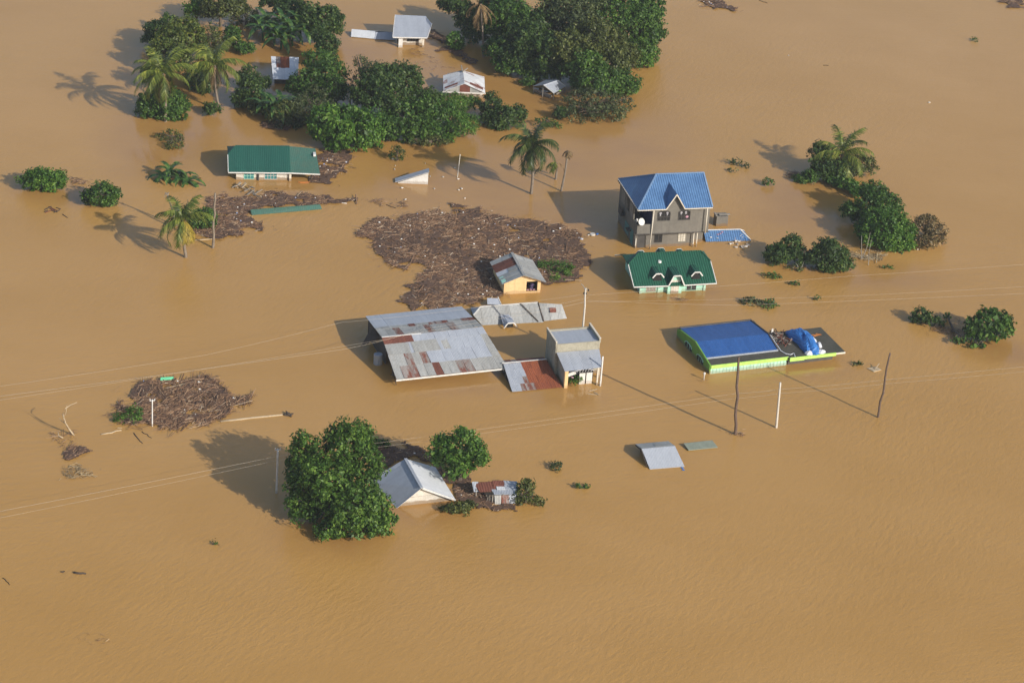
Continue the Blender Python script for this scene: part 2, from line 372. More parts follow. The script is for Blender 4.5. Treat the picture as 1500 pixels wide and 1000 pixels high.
# ------------------------------------------------------------------ vegetation
def lobe(px, py, hx, hy, zc=None):
    """crown ellipsoid whose outline is hx x hy photo pixels, centre height zc"""
    th = math.asin(min(.9, CAM_H/np.linalg.norm(at(px, py)-np.array([0, 0, CAM_H]))))
    p = at(px, py, zc or 1.0); k = ppm(p); r = hx/k
    rz = math.sqrt(max((hy/k)**2-(r*math.sin(th))**2, (.28*r)**2*math.cos(th)**2))/math.cos(th)
    if rz < .45*r: ry = max(.45*r, math.sqrt(max((hy/k)**2-(.45*r*math.cos(th))**2, 0))/math.sin(th)); rz = .45*r if hy/k > .3*r else .3*r
    else: ry = r
    if zc is None: zc = rz*.55; p = at(px, py, zc)
    return (p, np.array([r, ry, rz]))
def leaves(lobes, leaf, rc, dens, rng, inner=True, spread=1.0, zmin=.03):
    out = []
    for li, (c, r) in enumerate(lobes):
        area = 4*math.pi*((r[0]*r[1])**1.6/3+(r[0]*r[2])**1.6/3+(r[1]*r[2])**1.6/3)**(1/1.6)
        n = max(5, int(area/(1.35*rc*rc)))
        d = rng.normal(size=(n, 3)); d /= np.linalg.norm(d, axis=1)[:, None]; d = d[d[:, 2] > -.55]
        w3 = rng.normal(size=(5, 3))*2.6; ph = rng.uniform(0, 6.28, 5); bump = sum(np.sin(d@w3[q]+ph[q]) for q in range(5))/5
        cc = c+d*r*(.86+.26*bump+rng.uniform(-.18, .18, len(d)))[:, None]
        keep = (cc[:, 2] > -.15) & (bump > -.42)
        for lj, (c2, r2) in enumerate(lobes):
            if lj != li: keep &= (((cc-c2)/r2)**2).sum(1) > .55
        cc = cc[keep]; dd = d[keep]
        if not len(cc): continue
        sz = rc*rng.uniform(.55, 1.45, len(cc))
        nl = max(6, int(dens*2.6*(rc*rc*4)/(leaf*leaf*.45)*.5))
        k = rng.normal(size=(len(cc), nl, 3)); k /= np.linalg.norm(k, axis=2)[:, :, None]
        rad = sz[:, None, None]*rng.uniform(.35, 1.0, (len(cc), nl, 1))
        pos = cc[:, None, :]+k*rad*np.array([1, 1, .8])
        nrm = k*.55+dd[:, None, :]*.25+rng.normal(size=k.shape)*.5+np.array([0, 0, .25])
        out.append((pos.reshape(-1, 3), nrm.reshape(-1, 3), np.full(len(cc)*nl, leaf)))
        if inner:
            ni = int(area*5.0/(leaf*leaf*4)*.35*dens)
            d = rng.normal(size=(ni, 3)); d /= np.linalg.norm(d, axis=1)[:, None]
            pos = c+d*r*rng.uniform(.45, .82, (ni, 1))
            out.append((pos, d*.6+rng.normal(size=d.shape)*.4, np.full(ni, leaf*1.9)))
    P = np.concatenate([a[0] for a in out]); Nn = np.concatenate([a[1] for a in out]); L = np.concatenate([a[2] for a in out])
    k = P[:, 2] > zmin; P, Nn, L = P[k], Nn[k], L[k]
    Nn /= np.linalg.norm(Nn, axis=1)[:, None]+1e-9
    t = rng.normal(size=P.shape)-np.array([0, 0, .5]); t -= Nn*(t*Nn).sum(1)[:, None]; t /= np.linalg.norm(t, axis=1)[:, None]+1e-9
    b = np.cross(Nn, t); L = (L*rng.uniform(.7, 1.3, len(L)))[:, None]
    w_ = L*.27*spread
    Q = np.stack([P-t*L*.5, P-t*L*.05+b*w_, P+t*L*.5, P-t*L*.05-b*w_], 1)
    Q[:, 1] += Nn*L*.06; Q[:, 3] += Nn*L*.06
    return Q
seedc = [10]
def tree(name, label, cat, lob, leaf=.34, rc=.55, mat='leaf_mango', dens=1.0, base=None, group=None, inner=True, trunk=True, tr=.22, spread=1.0, bare=0):
    seedc[0] += 1; rng = np.random.default_rng(seedc[0]); rnd = random.Random(seedc[0])
    L = [lobe(*l) for l in lob]
    if base: b = at(*base)
    else:
        b = np.mean([l[0] for l in L], 0); b[2] = 0
    b[2] = 0
    root = thing(name, label, cat, b, group)
    quads('crown', leaves(L, leaf, rc, dens, rng, inner, spread), mat, root)
    if trunk:
        t = MB(); hub = b+np.array([0, 0, max(.3, min(l[0][2] for l in L)*.6)])
        t.tube([b-np.array([0, 0, 1.2]), b, hub], [tr*1.3, tr*1.1, tr*.9], 7)
        for c, r in L:
            mid = (hub+c)/2+np.array([rnd.uniform(-.2, .2), rnd.uniform(-.2, .2), .15])
            t.tube([hub, mid, c+np.array([0, 0, r[2]*.4])], [tr*.7, tr*.45, tr*.2], 5)
            for k in range(4+bare):
                d = unit([rnd.uniform(-1, 1), rnd.uniform(-1, 1), rnd.uniform(.1, 1)])
                q = c+d*r*(.85 if k < 4 else 1.12)
                t.tube([mid, (mid+q)/2+np.array([0, 0, .1]), q], [tr*.3, tr*.2, .025], 4)
        t.build('trunk', 'bark', root)
    return root

G1 = 'trees and bushes standing in the flood'
BT = tree
BT('mango_tree', 'largest leafy green tree in the foreground, left of the white gabled roof', 'tree',
   [(508, 648, 34, 34, 6.6), (532, 645, 14, 26, 6.0), (448, 668, 26, 32, 5.0), (535, 680, 30, 32, 4.8), (485, 700, 44, 40, 4.6), (440, 722, 24, 30, 2.6), (512, 735, 44, 32, 2.8),
    (545, 745, 30, 26, 1.8), (510, 772, 38, 18, .9), (450, 745, 24, 18, 1.2), (538, 710, 18, 22, 3.2), (545, 772, 24, 14, .8), (430, 695, 14, 28, 3.2), (566, 757, 15, 10, .8), (478, 778, 16, 12, .7)], leaf=.34, rc=.58, mat='leaf_front', dens=.95, base=(482, 745), tr=.4)
BT('mango_tree', 'round green tree just behind the white gabled roof', 'tree',
   [(676, 655, 30, 26, 4.0), (650, 660, 20, 22, 3.3), (694, 668, 18, 24, 3.0), (672, 683, 24, 22, 1.8), (648, 672, 12, 14, 2.2), (709, 669, 8, 8, 2.6)], leaf=.34, rc=.6, mat='leaf_bright', dens=.9, base=(673, 703), tr=.25)
BT('low_bush', 'small low green bush on brown debris between the two front trees', 'bush', [(545, 648, 14, 6, .6), (562, 650, 12, 5, .5)], leaf=.3, rc=.35, mat='leaf_mango')
BT('low_bush', 'flattened drab bush at the foot of the white gable wall', 'bush', [(668, 745, 22, 7, .4), (684, 740, 14, 7, .4), (655, 744, 10, 5, .3)], leaf=.3, rc=.35, mat='leaf_olive', dens=.7)
BT('low_bush', 'grey green shrub at the right end of the collapsed tin shack', 'bush', [(768, 716, 13, 15, 1.0), (778, 733, 20, 8, .5), (762, 728, 10, 10, .5)], leaf=.28, rc=.4, mat='leaf_olive', dens=.7, inner=False, bare=2)
# centre group
BT('mango_tree', 'bright round mango tree behind the teal hip-roofed house', 'tree',
   [(500, 180, 42, 26, 3.2), (525, 185, 34, 28, 2.8), (478, 176, 28, 22, 3.4), (505, 202, 38, 20, 1.3), (535, 205, 22, 16, 1.0), (470, 192, 16, 16, 1.8)], leaf=.42, rc=.7, mat='leaf_bright', dens=.9, base=(505, 208), tr=.3)
BT('broad_tree', 'dense dark tree in the middle of the clump right of the bright mango', 'tree',
   [(560, 118, 34, 22, 5.0), (590, 112, 26, 20, 5.2), (575, 142, 48, 28, 4.2), (618, 150, 28, 26, 3.6), (540, 140, 22, 24, 3.6)], leaf=.4, rc=.6, mat='leaf_deep', dens=.85, base=(580, 180), tr=.3)
BT('broad_tree', 'mid green tree at the water edge above the floating gable', 'tree',
   [(600, 172, 42, 26, 2.8), (575, 182, 26, 22, 2.2), (595, 196, 36, 15, 1.0), (625, 160, 24, 24, 3.2)], leaf=.4, rc=.55, mat='leaf_mango', dens=.85, base=(595, 200), tr=.3)
BT('feathery_tree', 'feathery light green spreading tree in front of the rusty white-roofed house', 'tree',
   [(655, 168, 34, 24, 2.2), (675, 185, 26, 20, 1.5), (640, 195, 34, 16, .9), (660, 147, 26, 12, 2.6), (690, 150, 16, 10, 1.4)], leaf=.26, rc=.45, mat='leaf_bright', dens=.75, base=(655, 200), spread=.8)
BT('dry_shrub', 'dull olive shrub trailing in water below the feathery tree', 'bush', [(630, 206, 24, 8, .5), (608, 208, 14, 6, .4), (652, 204, 12, 7, .4)], leaf=.26, rc=.35, mat='leaf_olive', dens=.6, inner=False)
BT('round_bush', 'dark round bush between the feathery tree and the tall green palm', 'bush',
   [(722, 155, 16, 16, 1.8), (738, 170, 20, 18, 1.3), (757, 172, 14, 17, 1.2), (712, 172, 10, 12, .8), (730, 184, 16, 8, .5)], leaf=.34, rc=.45, mat='leaf_deep')
BT('twiggy_tree', 'thinly leaved twiggy tree left of the dark dense tree', 'tree',
   [(545, 108, 22, 20, 4.0), (530, 92, 12, 10, 4.2), (525, 125, 14, 22, 3.0)], leaf=.28, rc=.5, mat='leaf_grey', dens=.35, inner=False, base=(532, 160), bare=7)
BT('broad_tree', 'leafy tree covering the lower corner of the small rust-patched roof', 'tree',
   [(465, 90, 24, 18, 3.6), (485, 108, 28, 24, 3.8), (455, 120, 26, 20, 3.0), (490, 135, 22, 22, 2.6), (430, 125, 14, 14, 2.2), (462, 142, 30, 18, 1.5)], leaf=.36, rc=.55, mat='leaf_mango', dens=.7, base=(462, 160), tr=.3)
BT('twiggy_tree', 'sparse grey twiggy tree between leafy tree and bright mango', 'tree',
   [(465, 150, 34, 22, 1.8), (440, 165, 26, 18, 1.2), (490, 128, 16, 20, 2.5), (418, 182, 22, 10, .5)], leaf=.26, rc=.45, mat='leaf_grey', dens=.4, inner=False, base=(450, 178), bare=7)
BT('narrow_tree', 'narrow dark column tree right of the rust-patched roof', 'tree', [(478, 66, 17, 18, 3.0), (470, 52, 12, 12, 3.2), (482, 84, 12, 14, 1.8)], leaf=.34, rc=.5, mat='leaf_deep')
BT('round_tree', 'round dark tree near the top, left of the pale low roof', 'tree',
   [(472, 28, 30, 22, 3.0), (455, 20, 20, 16, 3.4), (485, 38, 17, 18, 2.0), (466, 46, 24, 14, 1.4)], leaf=.36, rc=.55, mat='leaf_deep', base=(474, 48))
BT('round_bush', 'dark bush in the gap left of the rust-patched roof', 'bush', [(362, 112, 15, 16, 1.8), (365, 135, 22, 24, 1.8), (382, 122, 12, 14, 1.4), (352, 148, 14, 12, .8)], leaf=.34, rc=.5, mat='leaf_deep')
BT('round_bush', 'olive bush around the foot of the banana clump above the hip-roofed house', 'bush', [(415, 165, 28, 18, 1.2), (380, 158, 18, 12, .8), (440, 175, 16, 12, .8)], leaf=.3, rc=.45, mat='leaf_olive', dens=.8)
BT('round_bush', 'bushy green shrub around the foot of the leftmost tall palm', 'bush',
   [(238, 150, 34, 22, 1.6), (215, 158, 14, 16, 1.0), (262, 155, 16, 16, 1.0), (240, 168, 30, 8, .5)], leaf=.34, rc=.5, mat='leaf_mango', dens=.85)
BT('vine_tree', 'vine covered yellow green tree behind the leftmost tall palm', 'tree',
   [(250, 62, 26, 24, 3.0), (270, 42, 22, 18, 3.2), (280, 60, 18, 26, 2.6), (262, 88, 18, 22, 2.4), (238, 80, 20, 22, 2.6), (225, 110, 16, 16, 1.8)], leaf=.36, rc=.5, mat='leaf_yellow', dens=.8)
BT('dark_bush', 'dark leaning bush on the outer left edge of the village clump', 'bush', [(232, 45, 20, 16, 2.2), (220, 55, 12, 10, 1.5), (248, 30, 14, 9, 1.8)], leaf=.34, rc=.45, mat='leaf_deep')
BT('green_bush', 'bright bush at the top edge above the left clump', 'bush', [(283, 15, 14, 13, 2.0), (292, 4, 12, 10, 2.0)], leaf=.34, rc=.45, mat='leaf_bright')
BT('broad_tree', 'broad olive tree cut by the top edge of the photo', 'tree', [(320, 5, 28, 18, 3.5), (345, 12, 18, 14, 2.6), (305, 18, 14, 10, 2.0)], leaf=.34, rc=.5, mat='leaf_olive')
BT('dry_shrub', 'brownish thicket between the two tall left palms', 'bush', [(305, 55, 18, 22, 1.4), (300, 78, 12, 12, .8), (325, 70, 14, 10, .8)], leaf=.26, rc=.45, mat='leaf_olive', dens=.5, inner=False, bare=3)
BT('green_bush', 'low green bush in the flooded gap right of the second palm', 'bush', [(340, 55, 13, 16, 1.2), (358, 70, 14, 9, .8)], leaf=.3, rc=.4, mat='leaf_mango')
BT('dry_shrub', 'brown weedy thicket below the top edge near the bananas', 'bush', [(360, 22, 20, 12, .9), (378, 35, 16, 10, .7), (345, 30, 10, 7, .5)], leaf=.26, rc=.4, mat='leaf_olive', dens=.5, inner=False)
BT('dark_tree', 'dark tree behind the upper banana clump at the top edge', 'tree', [(425, 12, 24, 16, 3.0), (400, 4, 22, 10, 3.0), (440, 30, 16, 16, 2.0)], leaf=.36, rc=.5, mat='leaf_deep')
BT('green_bush', 'small round bush at the foot of the second palm from the left', 'bush', [(309, 160, 12, 9, .8)], leaf=.32, rc=.4, mat='leaf_deep')
BT('dark_bush', 'dark undergrowth filling the space between the two tall left palms', 'bush', [(288, 112, 18, 20, 1.4), (300, 125, 12, 14, 1.0)], leaf=.34, rc=.45, mat='leaf_deep')
BT('drowned_shrub', 'sparse drowned shrub in water between left palm and banana bush', 'bush', [(250, 200, 20, 9, .5), (255, 212, 14, 7, .4)], leaf=.28, rc=.35, mat='leaf_olive', dens=.4, inner=False, bare=3)
# top right wood
T = 'trees of the wood at the top right'
BT('dark_tree', 'dark shaded tree left of the dead palm in the top wood', 'tree', [(668, 8, 20, 14, 3.5), (688, 28, 22, 20, 2.6), (655, 4, 14, 10, 2.6), (712, 34, 22, 22, 2.4), (700, 50, 18, 16, 1.4), (722, 10, 20, 18, 4)], leaf=.4, rc=.6, mat='leaf_deep', group=T)
BT('broad_tree', 'leafy tree right behind the dead palm in the top wood', 'tree', [(745, 18, 34, 24, 5.0), (765, 35, 28, 26, 4.6), (730, 40, 20, 22, 3.6)], leaf=.4, rc=.6, mat='leaf_mango', group=T, tr=.3)
BT('dark_tree', 'dark tree in the shaded middle of the top wood', 'tree', [(775, 62, 38, 28, 4.2), (800, 80, 30, 28, 3.6), (760, 80, 26, 24, 2.8), (790, 35, 30, 20, 5), (798, 100, 24, 16, 1.6), (825, 104, 20, 14, 1.6)], leaf=.4, rc=.65, mat='leaf_deep', group=T, tr=.3)
BT('broad_tree', 'lower leafy tree at the water edge right of the rusty white-roofed house', 'tree', [(740, 78, 24, 20, 2.4), (750, 98, 26, 13, 1.3), (725, 68, 14, 14, 2.2), (775, 105, 16, 9, .9)], leaf=.38, rc=.5, mat='leaf_mango', group=T)
BT('broad_tree', 'tall grey green tree at the top edge in the middle of the top wood', 'tree', [(830, 15, 42, 26, 6.5), (865, 5, 34, 22, 7), (850, 38, 36, 26, 5.6)], leaf=.38, rc=.6, mat='leaf_grey', dens=.8, group=T, tr=.35)
BT('broad_tree', 'tall tree at the top right corner of the top wood', 'tree', [(905, 18, 42, 28, 6.0), (935, 35, 38, 30, 4.6), (948, 15, 26, 20, 4.8), (955, 50, 20, 22, 2.8), (930, 65, 34, 20, 2.4)], leaf=.38, rc=.55, mat='leaf_mango', dens=.85, group=T, tr=.35)
BT('broad_tree', 'broad tree with mixed light leaves in the heart of the top wood', 'tree', [(875, 60, 46, 32, 5.2), (835, 75, 32, 30, 4.6), (880, 90, 42, 28, 3.6), (910, 80, 26, 24, 3.2)], leaf=.38, rc=.6, mat='leaf_olive', dens=.9, group=T, tr=.35)
BT('broad_tree', 'rounded tree above the small grey hut in the top wood', 'tree', [(855, 95, 30, 24, 3.8), (875, 115, 34, 22, 2.8), (852, 122, 16, 14, 1.8), (905, 118, 30, 20, 1.8), (920, 130, 18, 12, 1)], leaf=.38, rc=.55, mat='leaf_mango', dens=.85, group=T, tr=.3)
BT('thin_bush', 'thin straggly bush trailing into water below the top wood', 'bush', [(865, 150, 38, 16, 1.4), (885, 168, 36, 12, .8), (850, 165, 24, 14, .9), (905, 152, 24, 14, .9)], leaf=.28, rc=.5, mat='leaf_grey', dens=.42, inner=False, group=T, bare=6)
BT('green_bush', 'light green bush at the edge of the wood on the far right side', 'bush', [(940, 88, 20, 12, .9), (950, 80, 16, 12, 1)], leaf=.3, rc=.4, mat='leaf_bright', dens=.7, group=T)
BT('green_bush', 'small bright bush alone left of the shaded dead palm', 'bush', [(667, 60, 12, 12, 1.2), (672, 68, 9, 6, .5)], leaf=.34, rc=.4, mat='leaf_bright')
BT('low_bush', 'small weedy bush at the water edge left of the grey hut', 'bush', [(773, 120, 11, 6, .5)], leaf=.28, rc=.3, mat='leaf_mango', dens=.7)
BT('low_bush', 'small dark bush below the little grey hut', 'bush', [(820, 166, 10, 10, .8)], leaf=.3, rc=.3, mat='leaf_deep')
BT('low_bush', 'floating clump of leaves right of the tall green palm', 'bush', [(800, 180, 18, 6, .4), (815, 184, 10, 4, .3)], leaf=.28, rc=.3, mat='leaf_mango', dens=.5, inner=False)
# left loose bushes
BT('round_bush', 'domed dark green bush alone near the left edge', 'bush', [(64, 260, 26, 15, 1.6), (50, 262, 20, 13, 1.2), (80, 262, 16, 13, 1.1), (62, 270, 28, 9, .6)], leaf=.32, rc=.42, mat='leaf_bright', group='bushes in open water')
BT('round_bush', 'smaller spiky dark bush right of the domed one on the left', 'bush', [(150, 283, 24, 16, 1.4), (135, 290, 16, 12, .9), (163, 286, 14, 12, 1.0), (150, 294, 22, 9, .6)], leaf=.32, rc=.38, mat='leaf_mango', dens=.8, group='bushes in open water', bare=2)
BT('green_bush', 'green bush behind the yellowing palm beside the debris', 'bush', [(298, 315, 17, 14, 1.2), (290, 325, 16, 10, .8), (308, 325, 9, 11, .8)], leaf=.34, rc=.4, mat='leaf_mango')
BT('palm_shrub', 'little spiky shrub above the submerged gable', 'bush', [(581, 224, 11, 11, 1.0), (582, 228, 12, 6, .5)], leaf=.4, rc=.4, mat='leaf_deep', dens=.5, spread=.5, inner=False, bare=2)
# right side
BT('twiggy_tree', 'dark tree behind the right-hand palm', 'tree', [(1199, 226, 16, 16, 2.6), (1203, 245, 18, 18, 1.6), (1225, 248, 22, 18, 1.4)], leaf=.34, rc=.45, mat='leaf_deep', dens=.8, bare=3)
BT('twiggy_tree', 'thin olive tree right of the right-hand palm', 'tree', [(1255, 238, 26, 14, 1.6), (1270, 246, 16, 9, .9), (1240, 252, 24, 12, .9)], leaf=.28, rc=.45, mat='leaf_olive', dens=.55, inner=False, bare=5)
BT('low_bush', 'low bush at the left foot of the right-hand palm', 'bush', [(1188, 259, 12, 10, .8), (1175, 262, 12, 6, .4)], leaf=.3, rc=.35, mat='leaf_mango')
BT('low_bush', 'low strip of vines linking the right palm to the large dome bush', 'bush', [(1225, 262, 16, 9, .6), (1240, 270, 16, 9, .7), (1256, 278, 14, 9, .7)], leaf=.3, rc=.35, mat='leaf_bright')
BT('vine_tree', 'upper lumpy vine covered tree on the right side of the village', 'tree', [(1280, 285, 22, 18, 2.6), (1295, 300, 26, 20, 2.2), (1272, 303, 22, 18, 2.0), (1250, 308, 15, 14, 1.4), (1262, 318, 14, 8, .7)], leaf=.32, rc=.45, mat='leaf_mango')
BT('vine_tree', 'big lower dome of bright vines on the right side', 'tree', [(1300, 330, 34, 26, 2.2), (1290, 345, 30, 20, 1.4), (1322, 345, 22, 22, 1.4), (1268, 338, 14, 14, 1.2), (1310, 358, 30, 11, .6)], leaf=.32, rc=.45, mat='leaf_bright')
BT('brown_bush', 'brown dying bush at the far right of the vine clump', 'bush', [(1355, 335, 22, 20, 1.4), (1368, 345, 18, 18, 1.0), (1350, 352, 20, 12, .6)], leaf=.3, rc=.45, mat='leaf_brown', dens=.75, inner=False, bare=7)
BT('round_bush', 'dark round bush right of the low blue annex roof', 'bush', [(1140, 372, 20, 14, 1.2), (1160, 360, 15, 16, 1.8), (1170, 375, 14, 14, 1.0), (1133, 377, 13, 9, .6)], leaf=.32, rc=.42, mat='leaf_deep')
BT('round_bush', 'second dark bush, nearest the big dome of vines', 'bush', [(1215, 370, 26, 22, 1.9), (1200, 378, 18, 16, 1.2), (1232, 382, 20, 17, 1.0), (1215, 390, 26, 10, .6)], leaf=.32, rc=.42, mat='leaf_deep', dens=.9)
BT('broad_leaf_bush', 'isolated broad leaved bush near the right edge', 'bush', [(1450, 470, 28, 20, 2.0), (1430, 480, 18, 16, 1.3), (1470, 478, 18, 16, 1.3), (1445, 490, 28, 13, .8), (1432, 506, 10, 5, .3)], leaf=.55, rc=.5, mat='leaf_mango', dens=.75)
BT('low_bush', 'low flattened bush left of the isolated broad leaved bush', 'bush', [(1350, 462, 14, 10, .8), (1365, 470, 16, 8, .6), (1344, 468, 12, 5, .3)], leaf=.32, rc=.36, mat='leaf_deep', dens=.8)
BT('low_bush', 'trailing leafy branch below the isolated broad leaved bush', 'bush', [(1405, 500, 13, 4, .3), (1388, 464, 6, 4, .3)], leaf=.32, rc=.3, mat='leaf_mango', dens=.6, inner=False)
BT('drowned_shrub', 'sparse pale tips of a drowned shrub right of the blue roof', 'bush', [(1078, 238, 12, 5, .25), (1092, 243, 8, 4, .2), (1072, 250, 8, 3, .15)], leaf=.32, rc=.4, mat='leaf_grey', dens=.16, inner=False, trunk=False)
BT('thin_sapling', 'tiny leafy sapling top left of the dark round bushes', 'sapling', [(1127, 266, 10, 5, .5)], leaf=.3, rc=.3, mat='leaf_mango', dens=.25, inner=False, tr=.05)
for i, (x, y, hx, hy, lb) in enumerate([(1131, 405, 13, 5, 'green floating weed clump below the right dark bushes'), (1163, 416, 8, 3, 'thin floating weed strip right of the green clump'),
    (1098, 443, 17, 6, 'greyish floating weeds above the blue flat roof'), (1127, 447, 12, 8, 'brighter floating weeds beside the greyish ones'), (1199, 438, 7, 3, 'lone floating weed strip right of the weeds'),
    (815, 685, 9, 8, 'faint floating weeds in front of the tin shack'), (851, 712, 11, 6, 'floating leafy sprig right of the tin shack'), (315, 795, 5, 2, 'tiny green sprig floating at the lower left'),
    (1255, 533, 10, 3, 'yellowish floating weed right of the tarp roof'), (1302, 392, 7, 3, 'small dark weed below the big dome of vines'), (1428, 59, 5, 3, 'tiny green weed floating at the top right'),
    (1165, 393, 13, 5, 'sparse drowned stems between the two dark bushes')]):
    BT('floating_weed', lb, 'weed', [(x, y, hx, hy, .15)], leaf=.3, rc=.3, mat='leaf_grey' if i in (2, 5) else 'leaf_olive' if i in (8, 11) else 'leaf_mango', dens=.35, inner=False, trunk=False, group='weeds floating in the flood')

# ---- coconut palms
def frond_quads(o, az, el, L, rng, bend=1.5, nl=38, wl=.85, lw=.13):
    n = 10; pts = [o.copy()]; d0 = np.array([math.cos(az), math.sin(az), 0])
    e = el; 
    for i in range(n):
        e -= bend/n*(.5+1.1*i/n)
        pts.append(pts[-1]+(d0*math.cos(e)+np.array([0, 0, 1])*math.sin(e))*L/n)
    pts = np.array(pts); Q = []
    side = np.cross(d0, (0, 0, 1))
    for i in range(nl):
        s = .1+.9*i/nl; x = s*n; k = min(int(x), n-1); f = x-k
        p = pts[k]*(1-f)+pts[k+1]*f; t = unit(pts[k+1]-pts[k]); up = np.cross(side, t)
        up = up if up[2] > 0 else -up
        ll = wl*(.45+.75*math.sin(math.pi*min(1, s*.93)**.8))*rng.uniform(.8, 1.1)
        for sg in (-1, 1):
            d = unit(side*sg*1.0+t*(.55+.5*s)+up*rng.uniform(.0, .3)-np.array([0, 0, rng.uniform(.35, 1.1)]))
            wv = t*lw*.5
            tip = p+d*ll-np.array([0, 0, .12*ll])
            Q.append([p-wv, p+wv, tip+wv*.25, tip-wv*.25])
    for k in range(n):      # rachis
        w_ = side*.045*(1-k/n*.7); Q.append([pts[k]-w_, pts[k]+w_, pts[k+1]+w_*.8, pts[k+1]-w_*.8])
        u_ = np.array([0, 0, .04]); Q.append([pts[k]-u_, pts[k]+u_, pts[k+1]+u_*.8, pts[k+1]-u_*.8])
    return np.array(Q)
def palm(label, base, top, L=3.6, n=18, mat='palm', dead=0, yellow=0, seed=1, els=(75, -25), lean=0, wind=None, r=.16, trunk_label=None):
    rng = np.random.default_rng(seed); b = at(*base); t = at_y(top[0], top[1], b[1]+lean)
    root = thing('coconut_palm', label, 'palm tree', b, 'coconut palms')
    m = MB(); pts = []; 
    for i in range(9):
        s = i/8; q = b*(1-s)+t*s; q = q+np.array([math.sin(s*math.pi)*.18*(1 if seed % 2 else -1), 0, 0]); 
        if i == 0: q[2] = -1.0
        pts.append(q)
    m.tube(pts, [r*1.5]+[r*(1.15-.35*i/8) for i in range(1, 9)], 8); m.build('trunk', 'palm_trunk', root, True)
    o = pts[-1]+np.array([0, 0, .1])
    cm = MB(); 
    for k in range(7):
        a = k*2.4; c = o+np.array([math.cos(a)*.26, math.sin(a)*.26, -.28-.1*(k % 3)])
        cm.tube([c+np.array([0, 0, .13]), c+np.array([0, 0, .05]), c-np.array([0, 0, .07]), c-np.array([0, 0, .13])], [.04, .12, .12, .04], 6)
    cm.build('coconuts', 'palm_dead', root, True)
    ga = 2.39996
    for i in range(n):
        f = i/(n-1); el = R(els[0]+(els[1]-els[0])*f)+rng.uniform(-.15, .15); az = i*ga+rng.uniform(-.25, .25)
        if wind is not None:
            dx = math.atan2(math.sin(wind-az), math.cos(wind-az)); az += dx*.28*(1-f*.5)
        quads('frond', frond_quads(o, az, el, L*rng.uniform(.85, 1.08), rng, 1.35+.5*f), mat, root)
    for i in range(dead):
        az = i*2.1+rng.uniform(-.4, .4); ob = quads('frond', frond_quads(o, az, R(-55)+rng.uniform(-.2, .2), L*rng.uniform(.6, .85), rng, .8, 22, .5), 'palm_dead', root); ob['label'] = 'brown dead hanging frond'
    for i in range(yellow):
        az = -1.2+i*.6; ob = quads('frond', frond_quads(o, az, R(-35), L*.75, rng, 1.1), 'palm_yellow', root); ob['label'] = 'yellowed drooping frond'
    return root
palm('tall palm furthest left, standing among bushes', (242, 178), (238, 108), 4.7, 21, 'palm', 4, 0, 3, els=(78, -38), wind=2.4)
palm('second tall palm from the left with hanging brown fronds', (321, 161), (315, 96), 4.5, 20, 'palm', 10, 0, 4, els=(78, -32), wind=2.0)
palm('tall green palm in the open water left of the blue-roofed house', (778, 284), (779, 213), 4.1, 24, 'palm_deep', 8, 0, 5, els=(82, -42))
palm('leaning palm with yellow lower fronds beside the left debris', (273, 377), (268, 322), 3.8, 13, 'palm', 7, 3, 6, els=(85, -20), wind=2.2)
palm('palm on the right rising out of a dark bush', (1238, 262), (1234, 226), 4.4, 16, 'palm', 3, 0, 7, els=(80, -20), wind=1.1, r=.14)
# dead palms and bare trunks
def dead_palm(label, base, top, L, n, seed, group=None, green=0):
    rng = np.random.default_rng(seed); b = at(*base); t = at_y(top[0], top[1], b[1])
    root = thing('dead_palm', label, 'palm tree', b, 'dying palms')
    m = MB(); m.tube([b-np.array([0, 0, 1]), b, (b+t)/2+np.array([.08, 0, 0]), t], [.16, .14, .12, .12], 7); m.build('trunk', 'palm_trunk', root, True)
    for i in range(n):
        quads('frond', frond_quads(t, i*2.3+rng.uniform(-.3, .3), R(rng.uniform(-60, 0)), L*rng.uniform(.7, 1.1), rng, 1.4, 20, .5), 'palm_dead', root)
    for i in range(green):
        quads('frond', frond_quads(t, 3.4+i*.9, R(10), L*1.2, rng, 1.8, 24, .6), 'palm', root)
dead_palm('dead palm with drooping brown fronds against the dark top wood', (708, 84), (704, 6), 4.2, 12, 11)
dead_palm('thin bare palm trunk with a withered top, left of the blue-roofed house', (822, 280), (832, 221), .9, 6, 12)
dead_palm('short broken palm close to the tall green palm with one green frond', (814, 263), (815, 238), 1.4, 3, 13, green=2)
def snag(label, base, top, r0, r1, mat='pole_wood', name='bare_trunk', cat='tree trunk', bend=.12, group=None, extra=None):
    b = at(*base); t = at_y(top[0], top[1], b[1]); rnd = random.Random(int(base[0]))
    root = thing(name, label, cat, b, group); m = MB(); pts = [b-np.array([0, 0, 1.0])]
    for i in range(9):
        s = i/8; pts.append(b*(1-s)+t*s+np.array([rnd.uniform(-1, 1)*bend if 0 < i < 8 else 0, 0, 0]))
    m.tube(pts, [r0]+[r0+(r1-r0)*i/8 for i in range(9)], 7); m.build('shaft', mat, root, True)
    if extra: extra(root, b, t)
    return root
def split_top(root, b, t):
    m = MB()
    for dx, dz in ((-.35, -.55), (.2, .1), (-.2, -.3)): m.tube([t-np.array([0, 0, .3]), t+np.array([dx*.6, 0, .05]), t+np.array([dx, 0, dz])], [.07, .07, .03], 5)
    m.build('splinters', 'wood_grey', root)
snag('bare broken trunk standing behind the yellowing palm', (259, 331), (245, 283), .11, .09, 'palm_trunk', extra=split_top, bend=.05)
snag('bare pale trunk right of the yellowing palm', (312, 363), (315, 283), .16, .11, 'palm_trunk', bend=.08)
snag('crooked wooden pole in the water before the green-walled building', (1077, 636), (1082, 523), .16, .12, name='wooden_pole', cat='pole', bend=.12, group='poles of the flooded power line')
